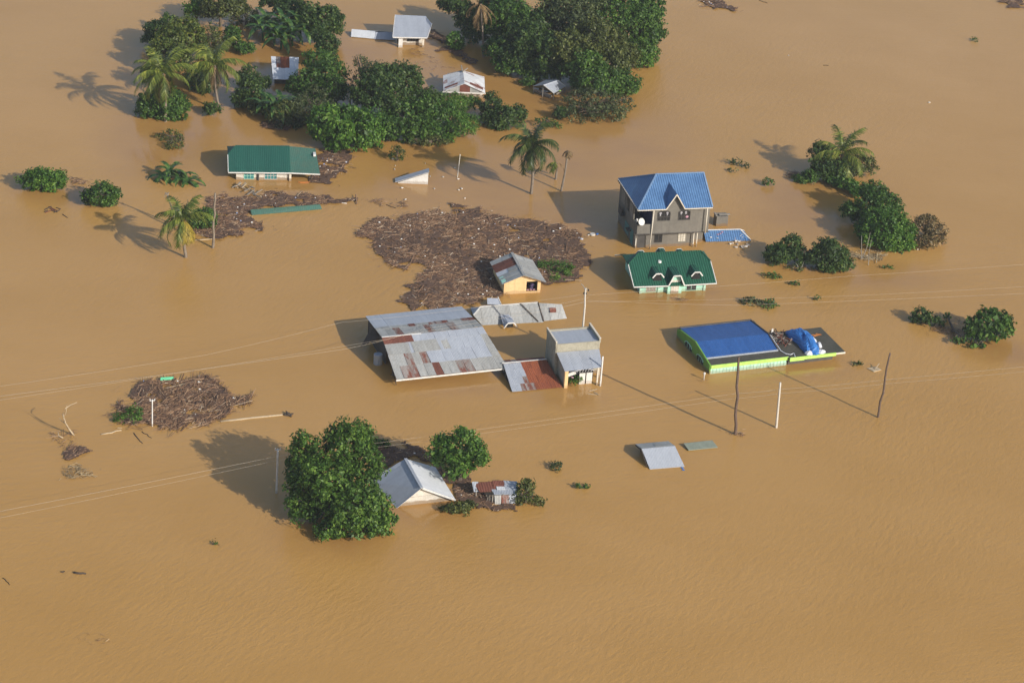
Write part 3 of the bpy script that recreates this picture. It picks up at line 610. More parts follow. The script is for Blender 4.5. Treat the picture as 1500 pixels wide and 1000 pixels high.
snag('thin leaning wooden pole furthest right', (1286, 611), (1304, 517), .12, .09, name='wooden_pole', cat='pole', bend=.08, group='poles of the flooded power line')
snag('straight pale concrete pole right of the crooked wooden one', (1137, 626), (1143, 560), .13, .10, 'pole_conc', name='concrete_pole', cat='pole', bend=.0, group='poles of the flooded power line')
snag('white post standing right of the block shop', (879, 565), (883, 522), .10, .09, 'white', name='white_post', cat='post', bend=0)
snag('thin white post in open water right of the submerged gable', (670, 260), (674, 226), .06, .05, 'pole_conc', name='white_post', cat='post', bend=0)
def crossarm(root, b, t):
    m = MB(); m.bar(t+np.array([-.25, 0, -.15]), t+np.array([.25, .1, -.12]), .07); m.build('crossarm', 'white', root)
    for dx, dy in ((-.22, 0), (.22, .08)): q = MB(); q.tube([t+np.array([dx, dy, -.1]), t+np.array([dx, dy, .06])], .045, 6); q.build('insulator', 'white', root)
snag('white pole rising from the left debris mat', (223, 624), (223, 585), .07, .06, 'white', name='utility_pole', cat='pole', bend=0, extra=crossarm)
P4 = snag('white topped utility pole left of the largest tree', (405, 722), (407, 657), .10, .09, 'white', name='utility_pole', cat='pole', bend=0, extra=crossarm)
def hooks(root, b, t):
    m = MB()
    for k, (dx, dz) in enumerate(((-.5, .45), (.25, -.05), (.3, -.35))): m.tube([t-np.array([0, 0, .35]), t+np.array([dx*.5, 0, dz*.5]), t+np.array([dx, .05, dz])], [.05, .045, .035], 5)
    m.build('bracket', 'wood_grey', root)
    for dx, dz in ((.3, -.1), (.1, -.5), (-.15, -.5)): q = MB(); q.tube([t+np.array([dx, 0, dz]), t+np.array([dx, 0, dz-.18])], .07, 6); q.build('insulator', 'dark', root)
PT = snag('tall utility pole with iron brackets behind the block shop', (851, 524), (858, 422), .12, .09, 'pole_conc', name='utility_pole', cat='pole', bend=.05, extra=hooks)

# ---- bananas
def banana(label, base, n=8, L=2.2, hs=1.2, seed=1, up=62, w_=.28):
    rng = np.random.default_rng(seed); b = at(*base); root = thing('banana_plant', label, 'banana plant', b, 'banana plants')
    m = MB(); top = b+np.array([rng.uniform(-.2, .2), 0, hs]); m.tube([b-np.array([0, 0, .8]), b, top], [.16, .14, .08], 7); m.build('stem', 'banana', root, True)
    for i in range(n):
        az = i*2.4+rng.uniform(-.4, .4); e = R(up-i*6+rng.uniform(-8, 8)); d0 = np.array([math.cos(az), math.sin(az), 0]); side = np.cross(d0, (0, 0, 1)); Q = []
        p = top.copy(); k = 9; le = L*rng.uniform(.8, 1.15)
        prof = [.15, .7, .95, 1, 1, .95, .85, .65, .4, .08]
        for j in range(k):
            e -= .17+.05*j/k; q = p+(d0*math.cos(e)+np.array([0, 0, 1])*math.sin(e))*le/k
            for sg in (-1, 1):
                dz = np.array([0, 0, .10])+np.array([0, 0, 1])*rng.uniform(-.06, .06)
                a0 = w_*prof[j]; a1 = w_*prof[j+1]
                Q.append([p, q, q+side*sg*a1+dz*a1*2, p+side*sg*a0+dz*a0*2])
            p = q
        quads('leaf', np.array(Q), 'banana', root)
for i, (x, y, h) in enumerate([(392, 52, 2.0), (402, 66, 1.8), (415, 58, 2.2), (428, 68, 1.9), (412, 72, 1.4), (385, 60, 1.6), (440, 62, 2.0)]):
    banana(['banana plant at the left of the upper clump above the rust-patched roof', 'banana plant nearest the rust-patched roof, left side', 'tallest banana plant in the middle of the upper clump', 'banana plant at the right of the upper clump', 'short banana plant touching the top edge of the rust-patched roof', 'outermost left banana plant of the upper clump', 'outermost right banana plant of the upper clump'][i], (x, y), 12, 3.4, h, 20+i, 84, .36)
for i, (x, y, h) in enumerate([(389, 172, 1.6), (402, 178, 1.9), (414, 172, 1.5)]):
    banana(['left banana plant of the lower clump near the hip-roofed house', 'middle banana plant of the lower clump near the hip-roofed house', 'right banana plant of the lower clump near the hip-roofed house'][i], (x, y), 12, 3.0, h, 30+i, 84, .34)
for i, (x, y, h) in enumerate([(248, 262, .9), (238, 262, .3), (262, 264, .35), (275, 267, .15)]):
    banana(['tallest banana plant of the drowned clump left of the hip-roofed house', 'left low banana plant of the drowned clump in open water', 'right low banana plant of the drowned clump in open water', 'last trailing banana plant of the drowned clump in open water'][i], (x, y), 9, 2.5, h, 40+i, 55 if i else 75, .3)

# ------------------------------------------------------------------ buildings
def window(parent, fr, u0, u1, v, z0, z1, frame='white', pane='glass', bars=2, hb=1, t=.05, arch=False, face=(0, -1)):
    """frame with glazing bars proud of the wall on the front (v) side, pane as its child"""
    m = MB(fr.h); d = .05
    m.box(fr, u0-t, u0, v-d, v-.002, z0-t, z1+t); m.box(fr, u1, u1+t, v-d, v-.002, z0-t, z1+t)
    m.box(fr, u0, u1, v-d, v-.002, z0-t, z0); 
    if arch:
        n = 6; c = (u0+u1)/2; r = (u1-u0)/2+t
        pts = [fr(c-r*math.cos(math.pi*i/n), v-d, z1+t+.32*math.sin(math.pi*i/n)) for i in range(n+1)]
        for a, b_ in zip(pts[:-1], pts[1:]): m.bar(a, b_, .06, .06)
    else: m.box(fr, u0, u1, v-d, v-.002, z1, z1+t)
    for i in range(1, bars+1):
        u = u0+(u1-u0)*i/(bars+1); m.box(fr, u-.02, u+.02, v-.04, v-.012, z0, z1)
    for i in range(1, hb+1):
        z = z0+(z1-z0)*i/(hb+1); m.box(fr, u0, u1, v-.035, v-.014, z-.02, z+.02)
    f = m.build('window', frame, parent)
    g = MB(fr.h)
    if arch:
        n = 8; c = (u0+u1)/2; r = (u1-u0)/2
        pts = [fr(u0, v-.01, z0), fr(u1, v-.01, z0)]+[fr(c+r*math.cos(math.pi*i/n), v-.01, z1+.30*math.sin(math.pi*i/n)) for i in range(n+1)]
        nv = fr(0, .006, 0)-fr(0, 0, 0); g.prism(pts, nv)
    else: g.box(fr, u0, u1, v-.01, v-.003, z0, z1)
    g.build('pane', pane, f)
    return f

# --- two-storey cement house with blue roof
F = Frame(928.6, 363.1, 0, 14.4)
H = thing('two_storey_house', 'two storey grey cement house with a bright blue tiled roof', 'house', F(4, 3.5, 0))
m = MB(F.h)
m.box(F, 0, 7.0, 0, 7.2, -1, 2.0); m.box(F, 7.0, 8.35, .9, 7.2, -1, 2.0)
m.box(F, 1.65, 8.4, -.62, 7.5, 2.0, 5.1)
m.box(F, 0, 1.65, -.62, 7.5, 2.0, 2.15); m.box(F, 0, 1.65, 4.2, 7.5, 2.15, 5.1)
m.box(F, 0.0, 1.65, -.62, -.50, 2.15, 3.15); m.box(F, -.02, .10, -.60, 4.2, 2.15, 3.05)
m.prism([F(3.12, -.62, 5.1), F(5.2, -.62, 5.1), F(4.15, -.62, 6.75)], F(0, .12, 0)-F(0, 0, 0))
m.box(F, -.02, .12, 1.2, 1.4, 3.05, 5.1); m.box(F, -.02, .12, 2.9, 3.1, 3.05, 5.1)
m.build('wall', 'cement', H)
m = MB(F.h); m.box(F, 1.60, 1.648, -.5, 4.2, 2.2, 5.0); m.build('balcony_wall', 'navy', H)
m = MB(F.h); m.box(F, -.3, 8.5, -.72, -.64, 1.93, 2.03); m.box(F, .35, 1.2, -.03, -.002, -.2, 1.9); m.build('ledge', 'cement_dark', H)
ez, rz, v0, v1, vm = 5.2, 7.55, -1.05, 7.7, 3.3
e0, e1 = -.22, 8.5
m = MB(F.h)
A, B, C, D = F(e0, v0, ez), F(e1, v0, ez), F(e1, v1, ez), F(e0, v1, ez)
rl, rr_ = F(2.9, vm, rz), F(e1, vm, rz)
gl, gr, gp = F(3.05, v0, ez), F(5.25, v0, ez), F(4.15, v0, 7.0)
gb = F(4.15, v0+(7.0-ez)/(rz-ez)*(vm-v0), 7.0)
m.slab([A, gl, gb, gr, B, rr_, rl], .09); m.slab([D, A, rl], .09); m.slab([C, D, rl, rr_], .09)
m.slab([gl+np.array([0, 0, .01]), gp, gb], .09); m.slab([gp, gr+np.array([0, 0, .01]), gb], .09)
rf = m.build('roof', 'blue_tile', H)
m = MB(F.h); up = np.array([0, 0, .05])
m.bar(A+up, rl+up, .16, .08); m.bar(rl+up, rr_+up, .16, .08); m.bar(D+up, rl+up, .16, .08); m.bar(rr_+up, B+up, .16, .08); m.bar(rr_+up, C+up, .16, .08)
m.build('ridge_cap', 'blue_cap', rf)
m = MB(F.h); dn = np.array([0, 0, -.07]); f_ = F(0, -.05, 0)-F(0, 0, 0)
for a, b_ in ((A, gl), (gr, B), (gl, gp), (gp, gr)): m.bar(a+dn+f_, b_+dn+f_, .05, .11)
l_ = F(-.05, 0, 0)-F(0, 0, 0); m.bar(A+dn+l_, D+dn+l_, .06, .17)
m.build('fascia', 'cream', rf)
for i in range(16):
    pass
m = MB(F.h)
for i in range(15):
    v = v0+.25+i*.57; m.box(F, e0-.16, e0-.03, v, v+.2, ez-.16, ez-.02)
m.build('rafter_tails', 'cement_dark', rf)
for (u, v, za, zb) in ((1.68, -.92, -1, 5.15), (7.95, -1.0, 1.95, 5.1), (6.85, -.35, -1, 1.93), (7.25, -.35, -1, 1.93), (.12, -.06, -1, 1.2)):
    m = MB(F.h); m.tube([F(u, v+(.45 if za < 0 and zb > 5 else 0), za), F(u, v, zb)], .065, 8); m.build('pillar', 'cream', H, True)
m = MB(F.h); m.box(F, 6.75, 8.3, -.6, -.4, 1.86, 1.925); m.build('beam', 'cream', H)
for (u0, u1) in ((2.3, 3.7), (4.75, 6.05)):
    window(H, F, u0, u1, -.62, 3.6, 4.42, 'cement_dark', 'dark', 3, 1, .06, True)
window(H, F, 2.35, 3.2, 0, .62, 1.6, 'cement_dark', 'glass', 1, 0); window(H, F, 5.15, 6.0, 0, .62, 1.6, 'hollow_block', 'wall_block', 2, 3)
for q in ((1.5, 2.8, 3.1, 4.6), (5.0, 6.6, 3.0, 4.5)): m = MB(F.h); m.box(F, -.03, -.002, *q); m.build('shutter', 'wood_grey', H)
for q in ((.7, 1.8, -.2, 1.7), (2.6, 4.2, .3, 1.6)): m = MB(F.h); m.box(F, -.04, -.002, *q); m.build('side_window', 'glass_teal', H)
m = MB(F.h); m.box(F, -.5, -.05, 4.5, 5.8, 1.9, 2.05); m.box(F, -.5, -.4, 4.5, 5.8, 2.05, 2.8); m.box(F, -.5, -.05, 1.5, 2.4, 1.4, 1.5); m.build('side_balcony', 'cement_dark', H)
def dish(label, c, r, nrm, name='satellite_dish'):
    root = thing(name, label, 'satellite dish', c-np.array([0, 0, .4])); n = unit(nrm); a = unit(np.cross(n, (0, 0, 1))); b_ = np.cross(n, a); m = MB()
    rings = []
    for j, rr in enumerate((.02, .4, .75, 1.0)):
        rings.append([c+(a*math.cos(k*math.pi/8)+b_*math.sin(k*math.pi/8))*r*rr+n*(.25*r*rr*rr) for k in range(16)])
    vs2 = sum(rings, []); fs = [(j*16+k, j*16+(k+1) % 16, (j+1)*16+(k+1) % 16, (j+1)*16+k) for j in range(3) for k in range(16)]
    m.add(vs2, fs); m.add([v-n*.03 for v in vs2], [f[::-1] for f in fs]); m.build('reflector', 'white', root)
    m = MB(); m.tube([c-n*.02, c-n*.2, c-np.array([0, 0, .45])], .03, 6); m.build('mount', 'wood_grey', root)
    m = MB(); m.tube([c-b_*r*.9+n*.2*r, c+n*r*.9], .015, 5); m.tube([c+n*r*.85, c+n*r*1.05], .04, 6); m.build('feed_arm', 'white', root)
dish('white dish aerial on the balcony of the cement house', F(.35, -.72, 3.55), .42, (.45, -.65, .4))
m = MB(); c = F(.15, .3, 3.3)
m.tube([c+np.array([0, 0, -.15]), c+np.array([0, 0, .0]), c+np.array([0, 0, .16]), c+np.array([0, 0, .2])], [.12, .14, .12, .04], 8)
tag(m.build('white_jug', 'white'), 'white plastic jug on the balcony rail behind the dish aerial', 'jug')
def cloth(label, fr, u0, u1, v, z0, z1, mat, name='hanging_shirt', cat='shirt'):
    m = MB(fr.h); um = (u0+u1)/2; w = (u1-u0)
    u0, u1 = um-w*.36, um+w*.36; w *= .72; v = v+.062; z0 = z1-(z1-z0)*.75
    m.prism([fr(u0+w*.22, v, z0), fr(u1-w*.2, v, z0+.02), fr(u1-w*.2, v, z1-.15), fr(u1, v, z1-.22), fr(u1, v, z1-.08), fr(um+.08, v, z1), fr(um-.08, v, z1), fr(u0, v, z1-.08), fr(u0, v, z1-.24), fr(u0+w*.22, v, z1-.15)], fr(0, .02, 0)-fr(0, 0, 0))
    tag(m.build(name, mat), label, cat, 'shirts hanging in the upper windows')
cloth('white shirt hanging at the left side of the left upper window', F, 2.38, 2.78, -.72, 4.0, 4.6, 'shirt')
cloth('white shirt hanging at the right side of the left upper window', F, 3.2, 3.55, -.72, 4.05, 4.62, 'shirt')
cloth('white shirt at the left side of the right upper window', F, 4.85, 5.2, -.72, 4.1, 4.6, 'shirt')
cloth('white shirt in the middle of the right upper window', F, 5.4, 5.72, -.72, 4.15, 4.62, 'shirt')
cloth('pale orange cloth at the lower right of the right upper window', F, 5.5, 5.95, -.74, 3.72, 4.08, 'pink')
# annex + tank
AX = thing('low_annex', 'low blue tiled roof just above the water beside the cement house', 'shed roof', F(11.3, 2, 0))
m = MB(F.h); a, b_, c, d = F(8.75, .75, .12), F(14.1, .65, .08), F(14.1, 3.2, .08), F(8.75, 3.2, .12); r1, r2 = F(8.75, 1.95, .95), F(13.1, 1.85, .92)
m.slab([a, b_, r2, r1], .08); m.slab([b_, c, r2], .08); m.slab([c, d, r1, r2], .08); rf = m.build('roof', 'blue_tile', AX)
m = MB(F.h); up = np.array([0, 0, .04]); m.bar(r1+up, r2+up, .12, .07); m.bar(r2+up, b_+up, .12, .07); m.bar(r2+up, c+up, .12, .07); m.build('ridge_cap', 'white', rf)
m = MB(F.h); m.box(F, 8.9, 13.6, 1.0, 3.0, -1, .1); m.build('wall', 'cement', AX)
def rags(label, pts, mat, seed, name='wet_cloth', cat='cloth', group=None, s=.3):
    rnd = random.Random(seed); m = MB()
    for p in pts:
        k = 7; ring = [p+np.array([math.cos(i*2*math.pi/k)*s*rnd.uniform(.5, 1.1), math.sin(i*2*math.pi/k)*s*rnd.uniform(.5, 1.1), rnd.uniform(.0, .05)]) for i in range(k)]
        c = p+np.array([0, 0, s*.45]); m.add(ring+[c, p], [(i, (i+1) % k, k) for i in range(k)]+[((i+1) % k, i, k+1) for i in range(k)])
    return tag(m.build(name, mat), label, cat, group)
rags('pinkish cloth lying on the low blue roof', [F(10.3, 1.35, .62), F(10.6, 1.45, .68), F(10.9, 1.6, .78)], 'pink', 1, s=.2)
rags('small white rag on the left of the low blue roof', [F(9.4, 1.1, .42)], 'white', 2, s=.17); rags('small white rag below the pinkish cloth', [F(10.2, 1.0, .33)], 'white', 3, s=.17)
rags('white rags at the right corner of the low blue roof', [F(12.95, 1.15, .42), F(13.15, 1.35, .5), F(13.2, 1.05, .3)], 'white', 4, s=.15)
TK = thing('water_tank', 'square cement tank standing in water behind the low blue roof', 'tank', F(11.9, 5.3, 0))
m = MB(F.h); 
for q in ((11.2, 12.6, 4.9, 5.02), (11.2, 12.6, 5.88, 6.0), (11.2, 11.32, 5.02, 5.88), (12.48, 12.6, 5.02, 5.88)): m.box(F, *q, -1, 1.25)
m.box(F, 11.32, 12.48, 5.02, 5.88, -1, 1.05); m.build('wall', 'cement', TK)
m = MB(F.h); m.box(F, 11.6, 12.9, 5.2, 5.5, 1.252, 1.34); m.box(F, 11.1, 11.3, 5.0, 5.9, 1.252, 1.36); m.build('lid_boards', 'wood_grey', TK)
rnd = random.Random(5)
duck = None
spots = [(1074, 352), (1078, 354), (1073, 357), (1080, 358.5), (1078, 363), (1086, 362), (1090, 361.5), (1093, 362), (1096, 360), (1082, 354.5), (1070, 358), (1088, 364)]
for i, (x, y) in enumerate(spots):
    p = at(x, y)
    if duck is None:
        duck = thing('white_duck', 'one of the white ducks on the water below the low blue roof', 'duck', p, 'white ducks on the water below the low blue roof')
        m = MB(); m.tube([p+np.array([-.24, 0, .14]), p+np.array([-.14, 0, .08]), p+np.array([.02, 0, .08]), p+np.array([.14, 0, .1]), p+np.array([.19, 0, .12])], [.015, .085, .115, .08, .03], 8)
        m.tube([p+np.array([.13, 0, .1]), p+np.array([.17, 0, .2]), p+np.array([.19, 0, .27]), p+np.array([.23, 0, .29])], [.045, .03, .042, .03], 7); m.build('body', 'plain_white', duck, True)
        m = MB(); m.tube([p+np.array([.23, 0, .28]), p+np.array([.30, 0, .265])], [.02, .012], 5); m.build('beak', 'orange', duck)
        first = duck
    else:
        r_ = duck.copy(); col.objects.link(r_); r_.location = tuple(p); r_.rotation_euler = (0, 0, rnd.uniform(0, 6.28)); r_.scale = (1.0,)*3
        for ch in duck.children:
            c_ = ch.copy(); col.objects.link(c_); c_.parent = r_

# --- green jerkinhead bungalow
F = Frame(937, 429.1, 0, 14.4)
H = thing('green_roof_bungalow', 'mint walled bungalow with dark green dormered roof, just below the cement house', 'house', F(3.7, 3, 0))
m = MB(F.h); m.box(F, 0, 7.4, 0, 6.2, -1, 1.15); m.prism([F(3.0, -.5, 1.15), F(4.6, -.5, 1.15), F(4.2, -.5, 2.15), F(3.4, -.5, 2.15)], F(0, .1, 0)-F(0, 0, 0)); m.box(F, 3.0, 4.6, -.5, -.003, -1, 1.15)
m.build('wall', 'mint', H)
ez, rz, v0, v1, vm = 1.2, 3.25, -.9, 7.3, 3.2; sl = (rz-ez)/(vm-v0)
cz = 2.6; cv = v0+(cz-ez)/sl; cv2 = 2*vm-cv
A, B, C, D = F(-1.0, v0, ez), F(8.42, v0, ez), F(8.42, v1, ez), F(-1.0, v1, ez)
a2, b2, c2, d2 = F(-1.0, cv, cz), F(8.42, cv, cz), F(8.42, cv2, cz), F(-1, cv2, cz); rl, rr_ = F(.4, vm, rz), F(7.6, vm, rz)
m = MB(F.h); m.slab([A, B, b2, rr_, rl, a2], .09); m.slab([C, D, d2, rl, rr_, c2], .09); m.slab([a2, rl, d2], .09); m.slab([b2, c2, rr_], .09)
def dorm(m, tm, u0, u1, vf, zb, zt, back=False):
    um = (u0+u1)/2; w = (u1-u0); s = -1 if not back else 1
    zz = lambda z: (v0+(z-ez)/sl) if not back else (2*vm-(v0+(z-ez)/sl))
    la, lb, lc, ld = F(u0, vf, zb), F(u0+w*.28, vf, zt), F(u1-w*.28, vf, zt), F(u1, vf, zb)
    bl_, bm1, bm2, br_ = F(u0, zz(zb), zb), F(u0+w*.28, zz(zt), zt), F(u1-w*.28, zz(zt), zt), F(u1, zz(zb), zb); up = np.array([0, 0, .03])
    pk = F(um, zz(zt+.02), zt+.03)
    for q in ([la, lb, bm1, bl_], [lb, lc, bm2, bm1], [lc, ld, br_, bm2]): m.slab([p+up for p in q], .06)
    f2 = F(0, s*.05, 0)-F(0, 0, 0)
    for a_, b__ in ((la, lb), (lb, lc), (lc, ld)): tm.bar(a_+f2, b__+f2, .06, .13)
tm = MB(F.h); DV = []
dorm(m, tm, 2.95, 4.7, -.92, 1.22, 2.35)
for (u0, u1) in ((1.2, 2.5), (5.6, 6.9)): dorm(m, tm, u0, u1, -.35, 1.95, 2.42); DV.append([F(u0+.1, -.25, 1.4), F(u1-.1, -.25, 1.4), F(u1-.4, -.25, 2.3), F(u0+.4, -.25, 2.3)])
for (u0, u1, zt) in ((.9, 2.0, 2.4), (3.1, 4.4, 2.62), (5.4, 6.4, 2.42)): dorm(m, tm, u0, u1, 5.6, 1.95, zt, True)
rf = m.build('roof', 'green_tile', H)
for a_, b__ in ((A, B), (A, a2), (B, b2), (C, D), (a2, rl), (b2, rr_), (a2, d2)):
    if a_ is A and b__ is B:
        tm.bar(A+f_*.3, F(2.95, v0-.02, ez-.05), .06, .12); tm.bar(F(4.7, v0-.02, ez-.05), B, .06, .12)
    elif a_ is a2 or a_ is b2: continue
    else: tm.bar(a_+np.array([0, 0, -.03]), b__+np.array([0, 0, -.03]), .07, .13)
tm.build('trim', 'white', rf); 
for q in DV: dm = MB(F.h); dm.prism(q, F(0, .05, 0)-F(0, 0, 0)); dm.build('dormer_vent', 'dark', rf)
m = MB(F.h); 
for a_, b__ in ((rl, rr_), (a2, rl), (b2, rr_)): m.bar(a_+np.array([0, 0, .05]), b__+np.array([0, 0, .05]), .13, .07)
m.build('ridge_cap', 'green_tile', rf)
window(H, F, .75, 1.75, 0, .15, .95, 'cream', 'wood_grey', 2, 1); window(H, F, 5.3, 6.4, 0, .1, 1.0, 'mint', 'dark', 1, 0); window(H, F, 3.4, 4.2, -.5, .1, 1.6, 'cream', 'wall_block', 2, 2)
for u in (.05, 2.1, 7.35): m = MB(F.h); m.box(F, u-.12, u+.12, -.12, -.003, -1, 1.15); m.build('pillar', 'mint_pale', H)
m = MB(F.h); c = F(2.6, 2.05, 0); c[2] = 2.72; m.tube([c-np.array([0, 0, .1]), c+np.array([0, 0, .12])], [.22, .17], 8)
tag(m.build('roof_pot', 'white'), 'small white bowl lying on the green dormered roof', 'bowl')

# --- green walled building with blue metal roof and flat deck
F = Frame(1038.6, 547.7, 0, 21.5)
H = thing('green_walled_building', 'low lime green building with a blue metal roof and flat deck', 'building', F(6, 4, 0))
gv = F(.14, 0, 0)-F(0, 0, 0)
m = MB(F.h); prof = [(0, -1), (8.6, -1), (8.6, .95), (7.9, 1.22), (4.0, 1.78), (1.5, 1.30), (0, 1.0)]
m.prism([F(0, v, z) for v, z in prof], gv); sidew = m.build('side_wall', 'lime_side', H)
m = MB(F.h); m.box(F, .14, 8.8, 0, .12, -1, .62); m.build('front_wall', 'mint_pale', H)
m = MB(F.h); m.box(F, .142, 8.95, -.10, .0, .62, 1.0); m.box(F, 8.95, 14.3, -.42, -.30, .66, 1.0); m.box(F, 8.95, 10.6, -.44, -.42, .6, 1.05); m.build('fascia', 'lime', H)
m = MB(F.h); m.box(F, 14.3, 15.35, -.42, -.34, .80, .97); m.build('slab_edge', 'cream', H)
m = MB(F.h); m.box(F, .14, 8.9, .0, 8.6, .62, .98); m.box(F, 8.9, 15.35, -.30, 5.5, .75, .985); m.build('deck', 'deck', H)
m = MB(F.h); m.box(F, 9.0, 14.2, .1, 5.2, -1, .74); m.build('back_wall', 'cement_dark', H)
m = MB(F.h); m.slab([F(.18, 1.5, 1.2), F(8.35, 1.5, 1.15), F(8.35, 4.0, 1.72), F(.18, 4.0, 1.74)], .06); m.slab([F(.18, 4.0, 1.74), F(8.35, 4.0, 1.72), F(8.3, 8.2, 1.22), F(.18, 8.2, 1.22)], .06)
rf = m.build('roof', 'blue_sheet', H)
m = MB(F.h); m.prism([F(8.35, 1.5, .98), F(8.35, 8.2, .98), F(8.35, 8.2, 1.3), F(8.35, 4, 1.82), F(8.35, 1.5, 1.25)], F(.1, 0, 0)-F(0, 0, 0)); m.box(F, .14, 8.45, 8.2, 8.35, .98, 1.35); m.build('parapet', 'cement_dark', H)
m = MB(F.h); m.box(F, .2, 8.4, 1.36, 1.48, 1.0, 1.14); m.build('gutter', 'zinc', rf)
m = MB(F.h)
for i in range(22): u = .4+i*.385; m.box(F, u, u+.035, -.035, -.002, -.1, .6)
m.box(F, 3.0, 3.06, -.05, -.003, -.1, .6); m.build('shutter_slats', 'mint', H)
def sidewin(v0_, v1_):
    m = MB(F.h)
    n = 6; c = (v0_+v1_)/2; r = (v1_-v0_)/2
    pts = [F(-.02, v0_, .2), F(-.02, v1_, .2)]+[F(-.02, c+r*math.cos(math.pi*i/n), .55+.30*math.sin(math.pi*i/n)) for i in range(n+1)]
    m.prism(pts, F(.018, 0, 0)-F(0, 0, 0)); w = m.build('window', 'dark', H)
    m = MB(F.h); 
    for i in range(n): 
        a_ = F(-.06, c+(r+.05)*math.cos(math.pi*i/n), .57+.34*math.sin(math.pi*i/n)); b__ = F(-.06, c+(r+.05)*math.cos(math.pi*(i+1)/n), .57+.34*math.sin(math.pi*(i+1)/n)); m.bar(a_, b__, .08, .06)
    for k in (.33, .66): m.box(F, -.05, -.025, v0_+(v1_-v0_)*k-.02, v0_+(v1_-v0_)*k+.02, .2, .8)
    m.build('frame', 'mint', w)
sidewin(1.6, 3.2); sidewin(4.6, 6.3)
# things on the deck
def mound(name, label, cat, mat, c, rx, ry, rz_, h, seed, pw=2.2, mb=None, n=16, k=6, fold=0):
    rng = np.random.default_rng(seed); m = MB(); rings = []
    ca, sa = math.cos(R(h)), math.sin(R(h))
    ph = rng.uniform(0, 6, 4)
    for j in range(k):
        t = j/(k-1); rr = math.cos(t*math.pi/2)**.7; zz_ = math.sin(t*math.pi/2)**1.1
        for i in range(n):
            a = 2*math.pi*i/n; q = 1+.12*math.sin(3*a+ph[0])+.09*math.sin(5*a+ph[1])+rng.uniform(-.05, .05)
            sx = abs(math.cos(a))**(2/pw)*np.sign(math.cos(a)); sy = abs(math.sin(a))**(2/pw)*np.sign(math.sin(a))
            x, y = sx*rx*rr*q, sy*ry*rr*q
            fz = fold*(math.sin(9*a+ph[1]+3*t)*(1-t)+math.sin(4*a+7*t+ph[3])*.8+rng.uniform(-.5, .5))*(.3+t)*(1 if j else 0)
            fx = 1+fold*.5*math.sin(11*a+ph[0])*(1-t)
            m.v.append((c[0]+(x*ca-y*sa)*fx, c[1]+(x*sa+y*ca)*fx, c[2]+rz_*zz_*(1+.12*math.sin(2*a+ph[2]))+fz))
    for j in range(k-1):
        for i in range(n): m.f.append((j*n+i, j*n+(i+1) % n, (j+1)*n+(i+1) % n, (j+1)*n+i)); m.m.append(0)
    m.f.append(tuple(range((k-1)*n, k*n))); m.m.append(0); m.f.append(tuple(range(n))[::-1]); m.m.append(0)
    return tag(m.build(name, mat), label, cat)
mound('blue_tarpaulin', 'crumpled blue tarpaulin over goods on the flat deck', 'tarpaulin', 'tarp', F(11.95, 2.6, .985), 1.05, 2.6, .95, 21.5, 3, 3, None, 40, 14, .075)
for i, (u, v, rx, ry, rz_, lb) in enumerate([(11.3, -.0, .42, .28, .38, 'white sack at the front left corner of the tarpaulin'), (12.75, -.0, .45, .26, .35, 'white sack at the front right corner of the tarpaulin'), (13.15, 1.5, .26, .5, .4, 'white sack half way along the right of the tarpaulin'), (13.1, 2.7, .25, .45, .38, 'smaller white sack near the back of the tarpaulin')]):
    mound('white_sack', lb, 'sack', 'sack', F(u, v, .986), rx, ry, rz_, 21.5, 10+i, 3)['group'] = 'white sacks beside the blue tarpaulin'
def bits(name, label, cat, fr, items, mats, seed, group=None, kind=None, origin=None):
    rnd = random.Random(seed); m = MB(fr.h if fr else 0)
    for (u, v, z, l, w_, t, az, el, mi) in items:
        p = fr(u, v, z) if fr else np.array([u, v, z]); d = np.array([math.cos(R(az))*math.cos(R(el)), math.sin(R(az))*math.cos(R(el)), math.sin(R(el))])
        m.bar(p-d*l/2, p+d*l/2, w_, t, mi)
    return tag(m.build(name, mats), label, cat, group, kind)
bits('orange_basin', 'pile of orange slats on the far right of the flat deck', 'slats', F, [(13.9, 3.9, 1.03, .9, .12, .06, 10, 4, 0), (14.0, 3.7, 1.06, .8, .12, .06, 30, 6, 0), (14.3, 3.9, 1.05, .6, .15, .06, -20, 3, 0)], ['orange'], 1)
bits('scrap_heap', 'heap of brown scrap wood between the blue roof and the tarpaulin', 'scrap heap', F, [(9.7+rnd.uniform(-.7, .7), 3.6+rnd.uniform(-1.5, 1.2), 1.1+rnd.uniform(0, .35), rnd.uniform(.3, 1.3), .07, .06, rnd.uniform(0, 360), rnd.uniform(-10, 40), rnd.choice([0, 0, 1, 2])) for _ in range(60)], ['wood_dark', 'wood_grey', 'rust'], 2)
m = MB(F.h); m.prism([F(9.2, 4.9, .99), F(9.5, 4.9, .99), F(9.42, 4.95, 1.75), F(9.25, 4.95, 1.7)], F(0, .05, 0)-F(0, 0, 0)); tag(m.build('loose_board', 'white'), 'upright white board at the back of the scrap heap', 'board')
m = MB(F.h); m.prism([F(9.05, 3.4, 1.0), F(9.4, 3.5, 1.0), F(9.35, 3.8, 1.25), F(9.1, 3.7, 1.2)], F(0, 0, .05)-F(0, 0, 0)); tag(m.build('loose_board', 'white'), 'small white board lying left of the scrap heap', 'board')
m = MB(); pts = [F(8.5, 3.7, 1.7), F(8.55, 2.5, 1.4), F(8.6, 1.2, 1.12), F(8.9, .6, 1.03), F(9.3, .3, 1.02), F(9.8, .5, 1.02), F(9.6, -.2, 1.02)]; m.tube(pts, .05, 5); tag(m.build('grey_hose', 'sack'), 'pale hose trailing from the blue metal roof over the deck', 'hose')

